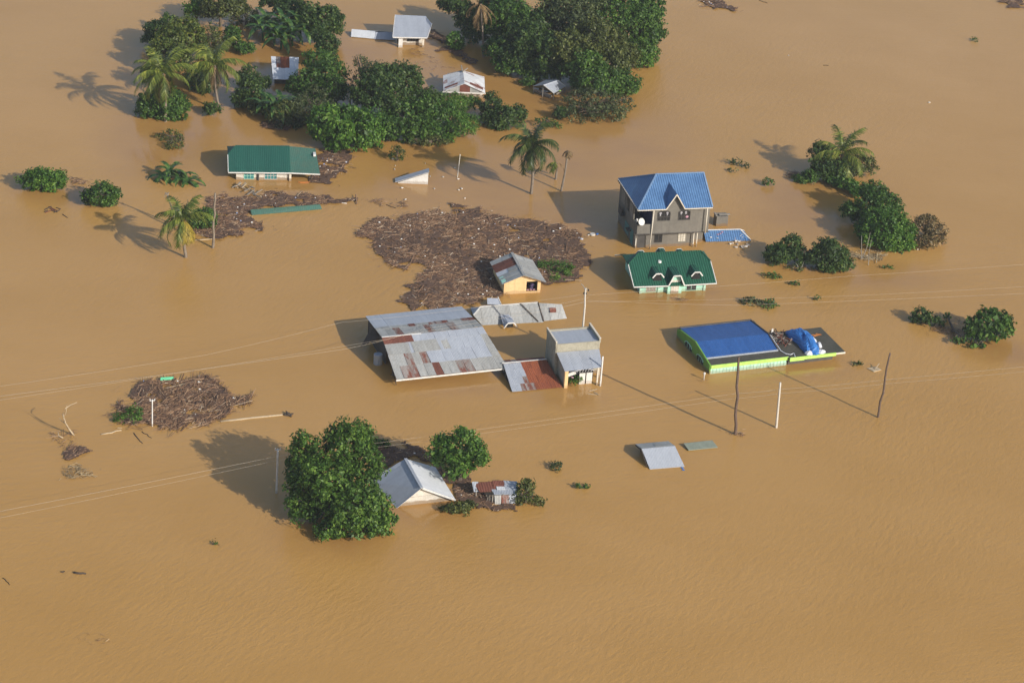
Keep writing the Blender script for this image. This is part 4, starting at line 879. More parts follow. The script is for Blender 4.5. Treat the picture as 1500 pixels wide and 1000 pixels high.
# --- yellow house
F = Frame(737.6, 431.1, 0, 15)
H = thing('yellow_house', 'small yellow walled house with patched tin roof beside the big debris mat', 'house', F(2, 2.5, 0))
m = MB(F.h); pf = [(0, -1), (2.5, -1), (2.5, 1.4), (3.75, 1.4), (3.75, -1), (4.1, -1), (4.1, 1.45), (2.05, 2.28), (0, 1.45)]
m.prism([F(u, 0, z) for u, z in pf], F(0, .12, 0)-F(0, 0, 0)); m.box(F, 0, .12, .12, 5.0, -1, 1.45); m.box(F, 3.98, 4.1, .12, 5.0, -1, 1.45)
m.prism([F(u, 5.0, z) for u, z in [(0, -1), (4.1, -1), (4.1, 1.45), (2.05, 2.28), (0, 1.45)]], F(0, .12, 0)-F(0, 0, 0)); m.box(F, 2.5, 3.75, 0.02, .1, -1, .22)
m.build('wall', 'yellow_wall', H)
m = MB(F.h); m.box(F, 2.3, 3.95, 1.3, 1.4, -1, 1.4); m.build('painted_doorway_shade', 'dark', H)  # near-black panel behind the doorway, interior shade put into its colour
m = MB(F.h); lA, lB, lC, lD = F(-.35, -.5, 1.38), F(2.05, -.55, 2.36), F(2.05, 5.45, 2.34), F(-.4, 5.4, 1.34)
m.sheets(lA, lB, lC, lD, 2, 6, lambda i, j: 1 if (j, i) in ((4, 0), (3, 0), (4, 1), (3, 1)) else (2 if (i, j) in ((0, 2),) else 0), 4)
rA, rB, rC, rD = F(2.05, -.55, 2.34), F(4.55, -.52, 1.4), F(4.45, 5.4, 1.36), F(2.05, 5.45, 2.32)
m.sheets(rA, rB, rC, rD, 2, 5, lambda i, j: 0, 7)
rf = m.build('roof', ['zinc_grey', 'rust', 'zinc_white'], H)
m = MB(F.h); m.bar(F(2.05, -.55, 2.42), F(2.05, 5.4, 2.42), .3, .03); m.bar(F(2.15, .9, 2.44), F(2.15, 1.9, 2.44), .25, .05); m.build('ridge_cap', 'zinc_grey', rf)
m = MB(F.h); m.slab([F(-.3, -.2, 1.5), F(.15, -.15, 1.68), F(.1, 1.1, 1.66), F(-.3, 1.1, 1.5)], .03); m.build('loose_sheet', 'mint', rf)
rags('purple bundle in the doorway of the yellow house', [F(3.2, .5, .35), F(3.35, .6, .75), F(3.2, .6, .55)], 'purple', 8, name='cloth_bundle', cat='bundle', s=.32)
rags('pink cloth on the sill of the yellow house doorway', [F(2.75, .3, .25), F(3.1, .3, .25), F(3.45, .3, .25)], 'pink', 9, name='cloth_bundle', cat='bundle', s=.2)
BT('grass_patch', 'patch of bright grass on the debris behind the yellow house', 'grass', [(812, 392, 26, 10, .2), (822, 400, 20, 8, .2), (800, 388, 14, 6, .2), (815, 410, 12, 5, .15)], leaf=.26, rc=.35, mat='leaf_bright', dens=.7, trunk=False, inner=False, spread=.6)

# --- big metal shed
F = Frame(581, 555.9, .8, 20.9)
H = thing('metal_roof_shed', 'biggest shed with a patched rusty tin roof, near the middle', 'shed', F(5.5, 5.5, 0))
a, b_, c, d = F(-.05, -.12, .85), F(11.75, -.12, .85), F(10.85, 5.6, 2.8), F(0.0, 5.5, 2.8)
c3, d3 = F(10.55, 11.6, 2.3), F(.05, 11.5, 2.3)
m = MB(F.h)
def band(A_, B_, C_, D_, y0, y1, row, seed, jit=.03, z0=0):
    lerp = lambda p, q, t: p*(1-t)+q*t
    m.sheets(lerp(A_, D_, y0), lerp(B_, C_, y0), lerp(B_, C_, y1), lerp(A_, D_, y1), len(row), 1, lambda i, j: None if row[i] == '.' else int(row[i]), seed, jit=jit, z0=z0)
band(a, b_, c, d, 0, .30, '03300200330000', 3, .05, .04)
band(a, b_, c, d, .29, .58, '00303111111110', 4, .04, .03)
band(a, b_, c, d, .57, .84, '000.', 5, .03, .02); band(a, b_, c, d, .57, .84, '...111111111110', 15, .01, .02)
band(a, b_, c, d, .57, .70, '....0..........', 16, .01, .05)
band(a, b_, c, d, .83, 1.0, '22221111111111', 6, .03, .01)
band(d, c, c3, d3, 0, .36, '0030003003000', 7, .04, .03)
band(d, c, c3, d3, .34, .46, '000002003320032', 8, .03, .02)
band(d, c, c3, d3, .45, 1.0, '1111111', 9, .01, .01)
rf = m.build('roof', ['zinc_grey', 'zinc', 'rust', 'rust_part'], H)
m = MB(F.h); m.bar(F(-.1, -.17, .80), F(11.8, -.17, .80), .05, .16); m.build('fascia', 'white', rf)
m = MB(F.h); m.bar(F(0, 5.5, 2.86), F(4.2, 5.5, 2.86), .2, .04); m.build('ridge_cap', 'white', rf)
m = MB(F.h)
for u in (.4, 3.9, 7.4, 10.6):
    for (v, z) in ((2.4, 1.55), (5.5, 2.7), (11.2, 2.22)): m.box(F, u-.1, u+.1, v-.1, v+.1, -1, z)
    m.bar(F(u, -.0, .78), F(u, 5.5, 2.66), .08, .14); m.bar(F(u, 5.5, 2.66), F(u, 11.4, 2.2), .08, .14)
m.bar(F(.05, .2, .1), F(.05, 2.1, 1.3), .06, .06); m.bar(F(.05, 2.1, .3), F(.05, .5, .9), .06, .06)
m.build('frame', 'wood_dark', H)
m = MB(F.h); m.box(F, .3, .42, 5.0, 10.9, -1, 2.2); m.box(F, .5, 10.6, 10.9, 11.0, -1, 2.15); m.box(F, 10.4, 10.5, 3.0, 10.9, -1, 1.8); m.build('wall', 'cement_dark', H)
m = MB(F.h); m.slab([F(-1.6, 7.5, .9), F(.2, 7.2, 2.0), F(.2, 9.0, 2.2), F(-.3, 9.0, 1.8)], .05); m.build('hanging_sheet', 'wood_dark', H)
m = MB(F.h); m.tube([F(-.4, 5.2, -.3), F(-.4, 5.2, 1.1)], [.45, .45], 12); tag(m.build('steel_drum', 'zinc'), 'grey drum standing in shade under the left side of the big shed', 'drum')
# --- low grey roof behind it
F = Frame(829.5, 466, .1, 20)
H = thing('submerged_house', 'long grey roof barely above water behind the big shed', 'house roof', F(-5, 2, 0))
m = MB(F.h); r0, r1 = F(-9.0, 2.2, 1.25), F(-2.66, 1.9, 1.28)
f0, f1 = F(-9.25, .35, -.05), F(-2.66, -.35, -.1); k0 = F(-10.0, 1.45, .75)
m.sheets(f0, f1, r1, r0, 6, 1, lambda i, j: 0, 2, jit=.01); m.slab([f0, r0, k0], .05)
m.slab([r0, r1, F(-2.6, 4.6, -.1), F(-9.2, 4.9, -.1)], .05, 1); m.slab([k0, r0, F(-9.2, 4.9, -.1)], .05, 1)
s0, s1, s2, s3 = F(-2.6, -.05, .0), F(.1, .1, 0), F(-.15, 1.25, 1.15), F(-2.6, 1.95, 1.22)
m.sheets(s0, s1, s2, s3, 3, 1, lambda i, j: 0, 3, z0=.02, jit=.01); m.slab([s3, s2, F(-.1, 3.6, -.1), F(-2.6, 4.2, -.1)], .05, 1)
m.slab([F(-1.6, 1.05, 1.0), F(-.9, 1.0, .96), F(-.95, .6, .65), F(-1.65, .62, .68)], .05, 2)
rf = m.build('roof', ['zinc_grey', 'zinc', 'rust'], H)
m = MB(F.h); m.slab([F(-7.3, -.95, .2), F(-6.9, -.95, .72), F(-6.85, .9, .76), F(-7.15, .9, .76)], .05); m.slab([F(-6.9, -.95, .72), F(-6.3, -.95, .72), F(-6.3, .9, .75), F(-6.85, .9, .76)], .05); m.slab([F(-6.3, -.95, .72), F(-5.9, -.95, .2), F(-6.0, .6, .6), F(-6.3, .9, .75)], .05)
dr = m.build('dormer', 'zinc', H)
m = MB(F.h); g_ = [F(-7.35, -1.0, .12), F(-6.95, -1.0, .66), F(-6.25, -1.0, .66), F(-5.85, -1.0, .12)]
for p, q in zip(g_[:-1], g_[1:]): m.bar(p, q, .06, .13)
m.build('trim', 'white', dr)
m = MB(F.h); m.prism([F(-6.9, -.7, .0), F(-6.2, -.7, .0), F(-6.3, -.7, .6), F(-6.8, -.7, .6)], F(0, .05, 0)-F(0, 0, 0)); m.build('vent', 'dark', dr)
m = MB(F.h); m.slab([F(-7.5, 4.3, .45), F(-5.9, 4.4, .2), F(-6.0, 5.1, .6), F(-7.3, 5.1, .75)], .05); m.build('rear_dormer', 'zinc', H)
m = MB(F.h); m.bar(F(-5.9, 4.35, .2), F(-6.05, 5.2, .68), .07, .12); m.bar(r0+np.array([0, 0, .05]), r1+np.array([0, 0, .05]), .12, .05); m.bar(k0, r0+np.array([0, 0, .03]), .1, .06); m.build('ridge_cap', 'white', H)
m = MB(F.h); m.bar(F(-4.6, 1.85, 1.38), F(-3.2, -.2, .1), .10, .05); m.bar(F(-2.62, 1.9, 1.36), F(-2.62, -.2, .1), .10, .06); m.build('roof_batten', 'wood_dark', H)

# --- block shop
F = Frame(826.8, 566, 0, 18)
H = thing('block_shop', 'tall narrow block-built shop with a flat grey roof', 'shop', F(1.8, 3, 0))
m = MB(F.h); m.box(F, -.45, 4.25, 2.25, 5.4, -1, 3.5); m.build('wall', 'hollow_block', H)
m = MB(F.h); m.box(F, -.35, 4.15, 2.3, 5.2, 3.5, 3.66); m.build('roof', 'zinc', H)
m = MB(F.h); m.box(F, -.5, -.34, 2.22, 5.45, 3.5, 3.98); m.box(F, 4.16, 4.32, 2.22, 5.75, 3.5, 3.98); m.box(F, -.34, 4.16, 5.24, 5.42, 3.5, 3.8); m.box(F, -.34, 4.16, 2.2, 2.3, 2.9, 3.72); m.build('parapet', 'hollow_block', H)
for q in ((-.52, -.36, 2.2, 5.45), (4.15, 4.34, 2.2, 5.75)): m = MB(F.h); m.box(F, *q, 3.982, 4.05); m.build('coping', 'cream', H)
m = MB(F.h); m.box(F, -.12, .06, .0, 2.24, -1, 2.1); m.build('side_wall', 'hollow_block', H)
m = MB(F.h); m.sheets(F(-.35, -.8, 2.15), F(3.75, -.5, 2.12), F(4.2, 2.2, 2.78), F(-.35, 2.2, 2.78), 4, 1, lambda i, j: 0, 2, jit=.01); cp = m.build('canopy', 'zinc', H)
m = MB(F.h); m.box(F, -.15, .2, -.35, 0.0, -1, 2.0); m.build('pillar', 'yellow_wall', H)
m = MB(F.h); m.box(F, 3.3, 3.5, -.3, -.12, -1, 2.05); m.build('pillar', 'cream', H)
m = MB(F.h); m.box(F, 3.95, 4.1, 1.2, 1.35, -1, 2.4); m.build('pillar', 'cream', H)
m = MB(F.h); m.box(F, .1, 3.4, 1.2, 1.3, -1, 2.3); m.build('painted_shop_shade', 'dark', H)  # near-black panel standing in for the shaded shop interior
for u in (1.6, 2.35): m = MB(F.h); m.box(F, u, u+.62, .2, .28, -.3, 1.25); m.build('white_door', 'white', H)
m = MB(F.h); m.bar(F(.4, .3, 1.1), F(1.2, .3, 1.35), .1, .3); m.build('counter_cloth', 'white', H)
BT('potted_plants', 'green plants in the flooded front of the block shop', 'plants', [(836, 559, 9, 5, .4), (846, 556, 7, 5, .6)], leaf=.22, rc=.25, mat='leaf_bright', dens=.5, trunk=False, inner=False)
rags('pinkish bag under the canopy of the block shop', [F(.8, .1, .9)], 'pink', 12, name='pink_bag', cat='bag', s=.22)
m = MB(F.h); m.tube([F(.4, .1, 1.45), F(1.5, .0, 1.75), F(2.3, .05, 1.85), F(3.2, .1, 1.5)], .04, 5)
for q in range(6): m.bar(F(1.2+q*.3, .05, 1.5), F(1.35+q*.3, .05, 1.85), .16, .03)
tag(m.build('clothes_line', 'sack'), 'line of pale washing under the shop canopy', 'washing')
m = MB(F.h); m.bar(F(2.2, -1.4, .03), F(3.1, -1.2, .05), .1, .04); m.bar(F(1.9, -2.0, .03), F(2.7, -2.3, .05), .09, .04); m.bar(F(2.6, -1.7, .03), F(2.9, -2.4, .05), .09, .04)
tag(m.build('floating_planks', 'wood_pale'), 'pale planks floating in front of the block shop', 'planks')
# --- red lean-to roof
F = Frame(750.3, 574.3, .05, 18)
H = thing('rusty_lean_to', 'lean-to roof of orange rusty sheets between big shed and block shop', 'roof', F(2.6, 2, 0))
m = MB(F.h); red = ["1122333333", "1112333333", "1112333333", "1111333333"]; red = ["1122233333", "1112333333", "1111333333", "1111333333"]
m.sheets(F(0, 0, .05), F(5.3, .1, .05), F(4.75, 4.1, 1.2), F(.15, 4.0, 1.2), 10, 4, lambda i, j: {'1': 0, '2': 2, '3': 1}[red[j][i]], 2, jit=.015)
m.sheets(F(.1, 4.0, 1.2), F(4.75, 4.1, 1.2), F(4.9, 5.6, .75), F(.1, 5.6, .75), 8, 1, lambda i, j: 2 if i < 3 else 3, 6, jit=.015)
rf = m.build('roof', ['zinc', 'rust_orange', 'rust_part', 'rust'], H)
m = MB(F.h); m.bar(F(0, 4.03, 1.29), F(4.8, 4.12, 1.29), .14, .04); m.build('ridge_cap', 'white', rf)
m = MB(F.h)
for u in (.3, 2.6, 4.8): m.box(F, u, u+.1, 3.9, 4.0, -1, 1.14)
m.box(F, .2, .26, .4, 5.4, -1, .2); m.bar(F(.1, .2, .0), F(.2, 3.9, 1.1), .06, .1); m.build('frame', 'wood_dark', H)

# --- white gabled house front
F = Frame(585, 741, 0, 19.5)
H = thing('white_gable_house', 'white gable wall and pale tin roof beside the largest tree', 'house', F(2.4, 2.5, 0))
m = MB(F.h); m.prism([F(-.1, 0, -1), F(5.0, 0, -1), F(5.0, 0, .28), F(1.95, 0, 1.75), F(-.1, 0, .0)], F(0, .15, 0)-F(0, 0, 0)); m.box(F, 4.85, 5.0, .15, 5.4, -1, .25); m.box(F, 0, .15, .15, 5.4, -1, .0); m.build('wall', 'wall_block', H)
m = MB(F.h); ga, gb_ = F(1.95, -.35, 1.92), F(1.95, 5.2, 1.92)
m.slab([F(-.4, -.3, -.04), ga, gb_, F(-1.75, 5.2, -.12)], .05, 0); m.slab([ga, F(5.3, -.4, .28), F(5.15, 5.8, .3), gb_], .05, 1)
rf = m.build('roof', ['zinc', 'zinc_white'], H)
m = MB(F.h); m.bar(F(2.05, -.38, 1.86), F(5.3, -.43, .24), .06, .16); m.build('barge_board', 'white', rf)
m = MB(F.h); m.bar(ga+np.array([0, 0, .03]), gb_+np.array([0, 0, .03]), .3, .04); m.build('ridge_cap', 'zinc', rf)
m = MB(F.h); m.box(F, .3, 1.9, -.01, -.002, .4, .42); m.box(F, 0.4, 3.8, -.01, -.002, .82, .84); m.build('block_joint', 'cement', H)

# --- collapsed shack
F = Frame(722, 737, 0, 15)
H = thing('tin_shack', 'collapsed shack of rusty and grey tin sheets', 'shack', F(0.6, 1, 0))
m = MB(F.h)
m.slab([F(-1.5, 2.1, 1.15), F(.5, 2.0, 1.2), F(.4, .6, .95), F(-1.1, .9, .8)], .04, 2); m.slab([F(.3, 2.05, 1.25), F(1.4, 2.0, 1.22), F(1.4, .9, 1.05), F(.3, .9, 1.0)], .04, 0)
m.slab([F(1.35, 2.05, 1.2), F(2.65, 1.75, 1.18), F(2.55, .5, 1.0), F(1.3, .7, 1.05)], .04, 1); m.slab([F(-1.6, 2.1, 1.25), F(-1.0, 2.1, 1.2), F(-1.1, 1.1, .75), F(-1.6, 1.2, .7)], .04, 1)
m.slab([F(.0, .9, 1.0), F(2.3, .6, 1.02), F(2.2, -.1, .9), F(.1, .1, .92)], .04, 1); m.slab([F(.5, 1.2, 1.1), F(1.3, 1.1, 1.1), F(1.3, .6, 1.05), F(.5, .7, 1.05)], .03, 3)
m.build('roof_sheet', ['rust', 'zinc', 'rust', 'zinc_white'], H)
m = MB(F.h)
m.prism([F(.1, .0, .85), F(.75, -.02, .85), F(.7, -.25, -.1), F(.15, -.2, .0)], F(0, .04, 0)-F(0, 0, 0), 1); m.prism([F(.75, .02, .82), F(1.5, -.02, .8), F(1.45, -.35, -.1), F(.8, -.3, -.1)], F(0, .04, 0)-F(0, 0, 0), 2)
m.prism([F(1.5, .0, .82), F(2.15, -.08, .85), F(2.1, -.3, -.1), F(1.5, -.35, -.1)], F(0, .04, 0)-F(0, 0, 0), 0)
m.build('wall_sheet', ['zinc', 'zinc_grey', 'rust_part'], H)
m = MB(F.h); rnd = random.Random(3)
for i in range(9): p = F(-.6+i*.15, .1+rnd.uniform(-.2, .3), .3); m.bar(p, p+np.array([rnd.uniform(-.2, .5), rnd.uniform(-.2, .2), rnd.uniform(.3, .7)]), .04, .04)
m.box(F, -1.4, -1.3, 1.2, 1.3, -1, .9); m.box(F, 2.4, 2.5, .9, 1.0, -1, 1.0); m.box(F, -.1, .0, 0, .1, -1, .85); m.build('frame', 'wood_grey', H)

# --- sunken roofs
F = Frame(952, 686, .1, 15)
H = thing('sunken_roof', 'pale sheet metal roof sunk to its eaves in open water, right of centre', 'roof', F(1.7, 2.2, 0))
m = MB(F.h); m.slab([F(0, 0, .06), F(3.5, .1, .06), F(3.1, 2.3, 1.1), F(-.3, 2.15, 1.1)], .05, 0); m.slab([F(-.3, 2.15, 1.1), F(3.1, 2.3, 1.1), F(3.0, 4.1, .65), F(-.4, 3.9, .65)], .05, 1)
m.slab([F(1.2, 2.5, 1.06), F(2.9, 2.5, 1.06), F(2.8, 3.3, .88), F(1.2, 3.3, .88)], .015, 1)
m.build('roof_sheet', ['zinc', 'zinc_grey'], H)
m = MB(F.h); m.box(F, 0.05, .12, 1.0, 3.6, -1, .38); m.box(F, 2.9, 2.97, 1.0, 3.6, -1, .38); m.bar(F(-.2, .3, .1), F(-.35, 2.1, 1.0), .06, .1); m.bar(F(-.35, 2.1, 1.0), F(-.4, 3.8, .58), .06, .1); m.build('frame', 'wood_dark', H)
rags('blue plastic scrap at the corner of the sunken pale roof', [at(1001, 688, .02), at(999, 685, .02)], 'tarp', 21, name='plastic_scrap', cat='plastic', s=.2)
F = Frame(1008.6, 658.6, .15, 15)
m = MB(F.h); m.slab([F(0, 0, .14), F(3.05, .2, .14), F(2.8, 1.3, .32), F(-.2, 1.05, .32)], .08); m.box(F, .1, 2.8, .3, .9, -.5, .1)
tag(m.build('sunken_board', 'board_green'), 'narrow grey green sheet lying in water beside the sunken pale roof', 'sheet')

# --- teal hip-roofed house (left)
F = Frame(334.4, 254, 1.2, 8.7)
H = thing('teal_roof_house', 'white walled house with long dark teal metal roof on the left', 'house', F(5, 4, 0))
m = MB(F.h); m.box(F, .95, 7.2, .9, 7.2, -1, 1.3); m.build('wall', 'wall_block', H)
vf = .35; ez, rz, vm = 1.2, 2.95, 4.15; sl = (rz-ez)/(vm-vf); vb = 2*vm-vf; cz = 2.35; cv = vf+(cz-ez)/sl
m = MB(F.h); A, B = F(0, vf, ez), F(7.3, vf-.02, ez); rl, rr_ = F(.95, vm, rz), F(7.3, vm, rz); a2, d2, D = F(0, cv, cz), F(0, 2*vm-cv, cz), F(0, vb, ez)
m.slab([A, B, rr_, rl, a2], .07, 0); m.slab([a2, rl, d2], .07, 0); m.slab([D, d2, rl, rr_, F(7.3, vb, ez)], .07, 0)
B2, R2 = F(10.75, vf-.15, 1.12), F(10.35, vm-.05, 2.72); m.slab([B, B2, R2, rr_], .07, 1); m.slab([rr_, R2, F(10.3, vb, 1.1), F(7.3, vb, ez)], .07, 1)
rf = m.build('roof', ['teal_sheet', 'teal_dusty'], H)
m = MB(F.h); m.bar(A+np.array([0, 0, -.06]), B+np.array([0, 0, -.06]), .07, .14); m.bar(B+np.array([0, 0, -.06]), B2+np.array([0, 0, -.06]), .07, .14); m.bar(A+np.array([0, 0, -.03]), a2+np.array([0, 0, -.03]), .07, .14); m.build('fascia', 'white', rf)
m = MB(F.h); m.bar(a2+np.array([0, 0, .04]), rl+np.array([0, 0, .04]), .1, .05); m.bar(rl+np.array([0, 0, .04]), rr_+np.array([0, 0, .04]), .12, .05); m.build('ridge_cap', 'teal_sheet', rf)
window(H, F, 1.9, 3.0, .9, .15, .95, 'mint', 'glass_teal', 2, 1); window(H, F, 4.3, 5.7, .9, .15, .95, 'white', 'glass_teal', 3, 1)
m = MB(F.h); m.box(F, 3.35, 3.48, .82, .897, -1, 1.2); m.box(F, 3.5, 3.62, .7, .8, -1, 1.2); m.build('drain_pipe', 'cement_dark', H)
m = MB(F.h); m.box(F, 7.15, 7.4, .6, .85, -1, 1.2); m.build('pillar', 'cream', H); m = MB(F.h); m.box(F, 9.7, 9.85, .9, 1.05, -1, 1.15); m.build('pillar', 'wood_dark', H)
m = MB(F.h); m.box(F, 10.05, 10.35, 2.7, 3.4, 2.28, 2.55); tag(m.build('white_crate', 'white'), 'white crate on the right end of the teal roof', 'crate')
m = MB(F.h); m.bar(F(8.2, .2, .05), F(9.6, .3, .08), .12, .05); m.bar(F(8.4, .0, .06), F(9.4, .05, .08), .1, .05); tag(m.build('orange_planks', 'orange'), 'faded orange planks afloat below the right end of the teal roof', 'planks')
rnd = random.Random(8)
c0 = at(362, 279); its = []
for i in range(16): 
    t = i/15; p = at(346+32*t+rnd.uniform(-3, 3), 272+14*t+rnd.uniform(-3, 3)); its.append((p[0], p[1], rnd.uniform(.05, .45), rnd.uniform(.8, 1.9), .09, .07, rnd.choice([-50, -42, -38, 40, 70, 100])+rnd.uniform(-10, 10), rnd.uniform(-6, 18), rnd.choice([0, 0, 1])))
bits('timber_pile', 'jumble of pale poles and planks in front of the teal-roofed house', 'timber', None, its, ['wood_grey', 'wood_pale'], 3)
m = MB(8); q0, q1, q2, q3 = at(369, 314.6, .08), at(471.5, 305.8, .08), at(469, 299.8, .45), at(367, 307.6, .45)
m.slab([q0, q1, q2, q3], .07); m.bar(q3, q2, .1, .08); m.slab([q3, q2, q2+np.array([-.1, .6, -.5]), q3+np.array([-.1, .6, -.5])], .05)
tag(m.build('floating_roof_strip', 'teal_dusty'), 'long narrow teal roof strip floating below the teal-roofed house', 'roof')

# --- submerged gable
g0, g1 = at(582, 264, 0), at(627, 268, 0)
F = Frame(584, 268.5, 0, 4)
H = thing('submerged_gable', 'white triangular gable end poking out of calm water', 'gable', F(1.8, .5, 0))
m = MB(F.h); m.prism([F(-.1, 0, -1), F(3.45, 0, -1), F(3.45, 0, 1.45), F(-.1, 0, .1)], F(0, .12, 0)-F(0, 0, 0)); m.build('wall', 'white', H)
m = MB(F.h); m.slab([F(-.4, -.1, .2), F(3.55, -.1, 1.68), F(3.5, .95, 1.68), F(-.45, .95, .22)], .08); m.build('roof', 'zinc', H)
# --- top houses
F = Frame(583, 66, 0, 10)
H = thing('grey_roof_house', 'small house with a single slope blue grey roof at the top', 'house', F(1.7, 1.5, 0))
m = MB(F.h); m.box(F, .15, 3.3, 0, 2.6, -1, 1.75); m.build('wall', 'wall_block', H)
m = MB(F.h); m.slab([F(-.85, -1.15, 1.55), F(3.7, -1.25, 1.55), F(4.6, 1.6, 2.5), F(4.0, 3.2, 2.95), F(-.1, 3.5, 3.0)], .09); rf = m.build('roof', 'zinc', H)
m = MB(F.h); m.bar(F(-.87, -1.22, 1.5), F(3.72, -1.32, 1.5), .07, .15); m.bar(F(3.76, -1.3, 1.5), F(4.66, 1.6, 2.46), .07, .15); m.bar(F(-.9, -1.15, 1.5), F(-.13, 3.5, 2.96), .07, .13); m.build('fascia', 'white', rf)
m = MB(F.h); m.box(F, -.05, .5, -1.0, -.7, -1, 1.45); m.build('pillar', 'white', H); m = MB(F.h); m.box(F, 3.15, 3.4, -.95, -.75, -1, 1.45); m.build('pillar', 'cream', H)
window(H, F, 1.2, 2.7, 0, .55, 1.35, 'cement', 'dark', 3, 0)
m = MB(F.h); m.slab([F(-6.1, 2.75, .15), F(-3.0, 2.0, .15), F(-2.8, 3.1, .75), F(-5.9, 3.95, .75)], .07, 0); m.slab([F(-3.0, 1.9, .12), F(-.1, 1.6, .1), F(-.1, 2.9, .7), F(-2.8, 3.0, .7)], .05, 1); m.slab([F(-5.9, 3.95, .75), F(-.1, 2.9, .7), F(-.1, 4.0, .0), F(-5.8, 5.0, .0)], .05, 1)
tag(m.build('low_roof', ['zinc_white', 'zinc']), 'low pale roof strip at water level left of the blue grey roof', 'roof')
F = Frame(652, 135, 1, 5)
H = thing('rusty_white_house', 'house with white roof and rust red sheet in its gable', 'house', F(2.5, 2, 0))
m = MB(F.h); m.box(F, .5, 4.9, 1.0, 3.8, -1, .95); m.build('wall', 'wall_block', H)
m = MB(F.h)
m.slab([F(-.2, .4, .95), F(2.45, .4, 2.1), F(2.4, 4.2, 2.4), F(-.15, 4.3, 1.6)], .06, 0); m.slab([F(2.45, .4, 2.1), F(5.15, .35, .95), F(5.2, 4.3, 1.6), F(2.4, 4.2, 2.4)], .06, 1)
m.slab([F(3.2, .8, 1.9), F(4.9, .8, 1.2), F(4.9, 1.3, 1.3), F(3.2, 1.3, 1.98)], .03, 2); m.slab([F(.0, .9, 1.15), F(1.6, .9, 1.86), F(1.6, 1.2, 1.92), F(0, 1.2, 1.2)], .03, 2)
rf = m.build('roof', ['white_rusty', 'white_rusty', 'rust'], H)
m = MB(F.h); g_ = F(0, .06, 0)-F(0, 0, 0); m.prism([F(.0, .55, .9), F(1.9, .55, .9), F(1.9, .55, 1.75)], g_, 0); m.prism([F(1.9, .5, .9), F(3.2, .5, .9), F(3.2, .5, 1.65), F(2.45, .5, 2.0), F(1.9, .5, 1.76)], g_, 1); m.prism([F(3.2, .55, .9), F(5.0, .55, .9), F(3.2, .55, 1.65)], g_, 0)
m.build('gable', ['zinc_grey', 'rust'], H)
m = MB(F.h); m.bar(F(-.3, .3, .9), F(5.2, .25, .9), .08, .14); m.build('fascia', 'white', rf)
m = MB(F.h); m.bar(F(2.3, 3.8, 2.45), F(2.2, 5.2, 2.7), .15, .15); m.bar(F(2.3, 3.6, 2.45), F(3.0, 4.6, 2.6), .1, .1); m.bar(F(.4, 4.6, 1.7), F(2.3, 4.4, 2.3), .1, .1); tag(m.build('fallen_branch', 'wood_grey'), 'broken grey branch resting on the back ridge of the rusty white roof', 'branch')
F = Frame(811, 138, 0, 27)
H = thing('grey_hut', 'tiny grey tin roofed hut at the edge of the top wood', 'hut', F(1, 1, 0))
pR = at(811.5, 137, .9); 
P1, P2, P3, P4_ = at(796, 124.5, 1.8), at(811.5, 136.8, .95), at(828, 126.8, .95), at(817, 117.5, 1.8); P5, P6 = at(782, 126, 1.1), at(800, 117, 1.1)
m = MB(27); m.slab([P1, P2, P3, P4_], .05); m.slab([P5, P1, P4_, P6], .05, 0); rf = m.build('roof', 'zinc', H)
for q in ((P1, P2), (P4_, P3)): m = MB(27); m.bar(*q, .06, .1); m.build('verge', 'white', rf)
m = MB(27)
for q in (P2, P3, P5, P6, P1): m.bar(np.array([q[0]*.999, q[1]*1.0008, -1]), np.array([q[0]*.999, q[1]*1.0008, q[2]-.03]), .1)
m.bar(at(782, 131, .5), at(808, 141, .5), .12, .25); m.bar(at(782, 133, .2), at(806, 143, .15), .12, .2); m.bar(at(815, 138, .4), at(827, 131, .4), .1, .2); m.build('frame', 'wood_grey', H)
its = [(*(at(783+rnd.uniform(0, 24), 130+rnd.uniform(-2, 6), .5)[:2]), rnd.uniform(.2, .8), rnd.uniform(.3, .9), .2, .1, rnd.uniform(-60, 20), rnd.uniform(-10, 10), rnd.choice([0, 1, 2])) for _ in range(22)]
bits('hut_clutter', 'clutter of boards and rags in the open end of the grey hut', 'clutter', None, its, ['wood_grey', 'sack', 'wood_dark'], 2)
rags('yellow cloth hung at the right corner of the grey hut', [at(820, 133, .7)], 'lime', 31, name='yellow_cloth', s=.3)
F = Frame(399, 107, 1, 5)
H = thing('rust_patched_shed', 'small white tin roof with one rust red patch, among the left trees', 'shed', F(1.6, 1.5, 0))
m = MB(F.h); m.sheets(F(.15, -1.8, .8), F(3.3, -1.7, .8), F(3.3, 3.3, 2.0), F(-.3, 3.3, 2.0), 6, 2, lambda i, j: 1 if (j == 1 and i in (1, 2, 3)) and i != 1 else (2 if (j, i) == (1, 1) else 0), 3, jit=.01); m.build('roof', ['zinc_white', 'rust_orange', 'rust_part'], H)
m = MB(F.h); m.box(F, .3, 3.1, -1.2, 3.0, -1, .6); m.prism([F(.3, -1.2, .6), F(.3, 3.0, .6), F(.3, 3.0, 1.85), F(.3, -1.2, .85)], F(2.8, 0, 0)-F(0, 0, 0)); m.build('wall', 'cement_dark', H)

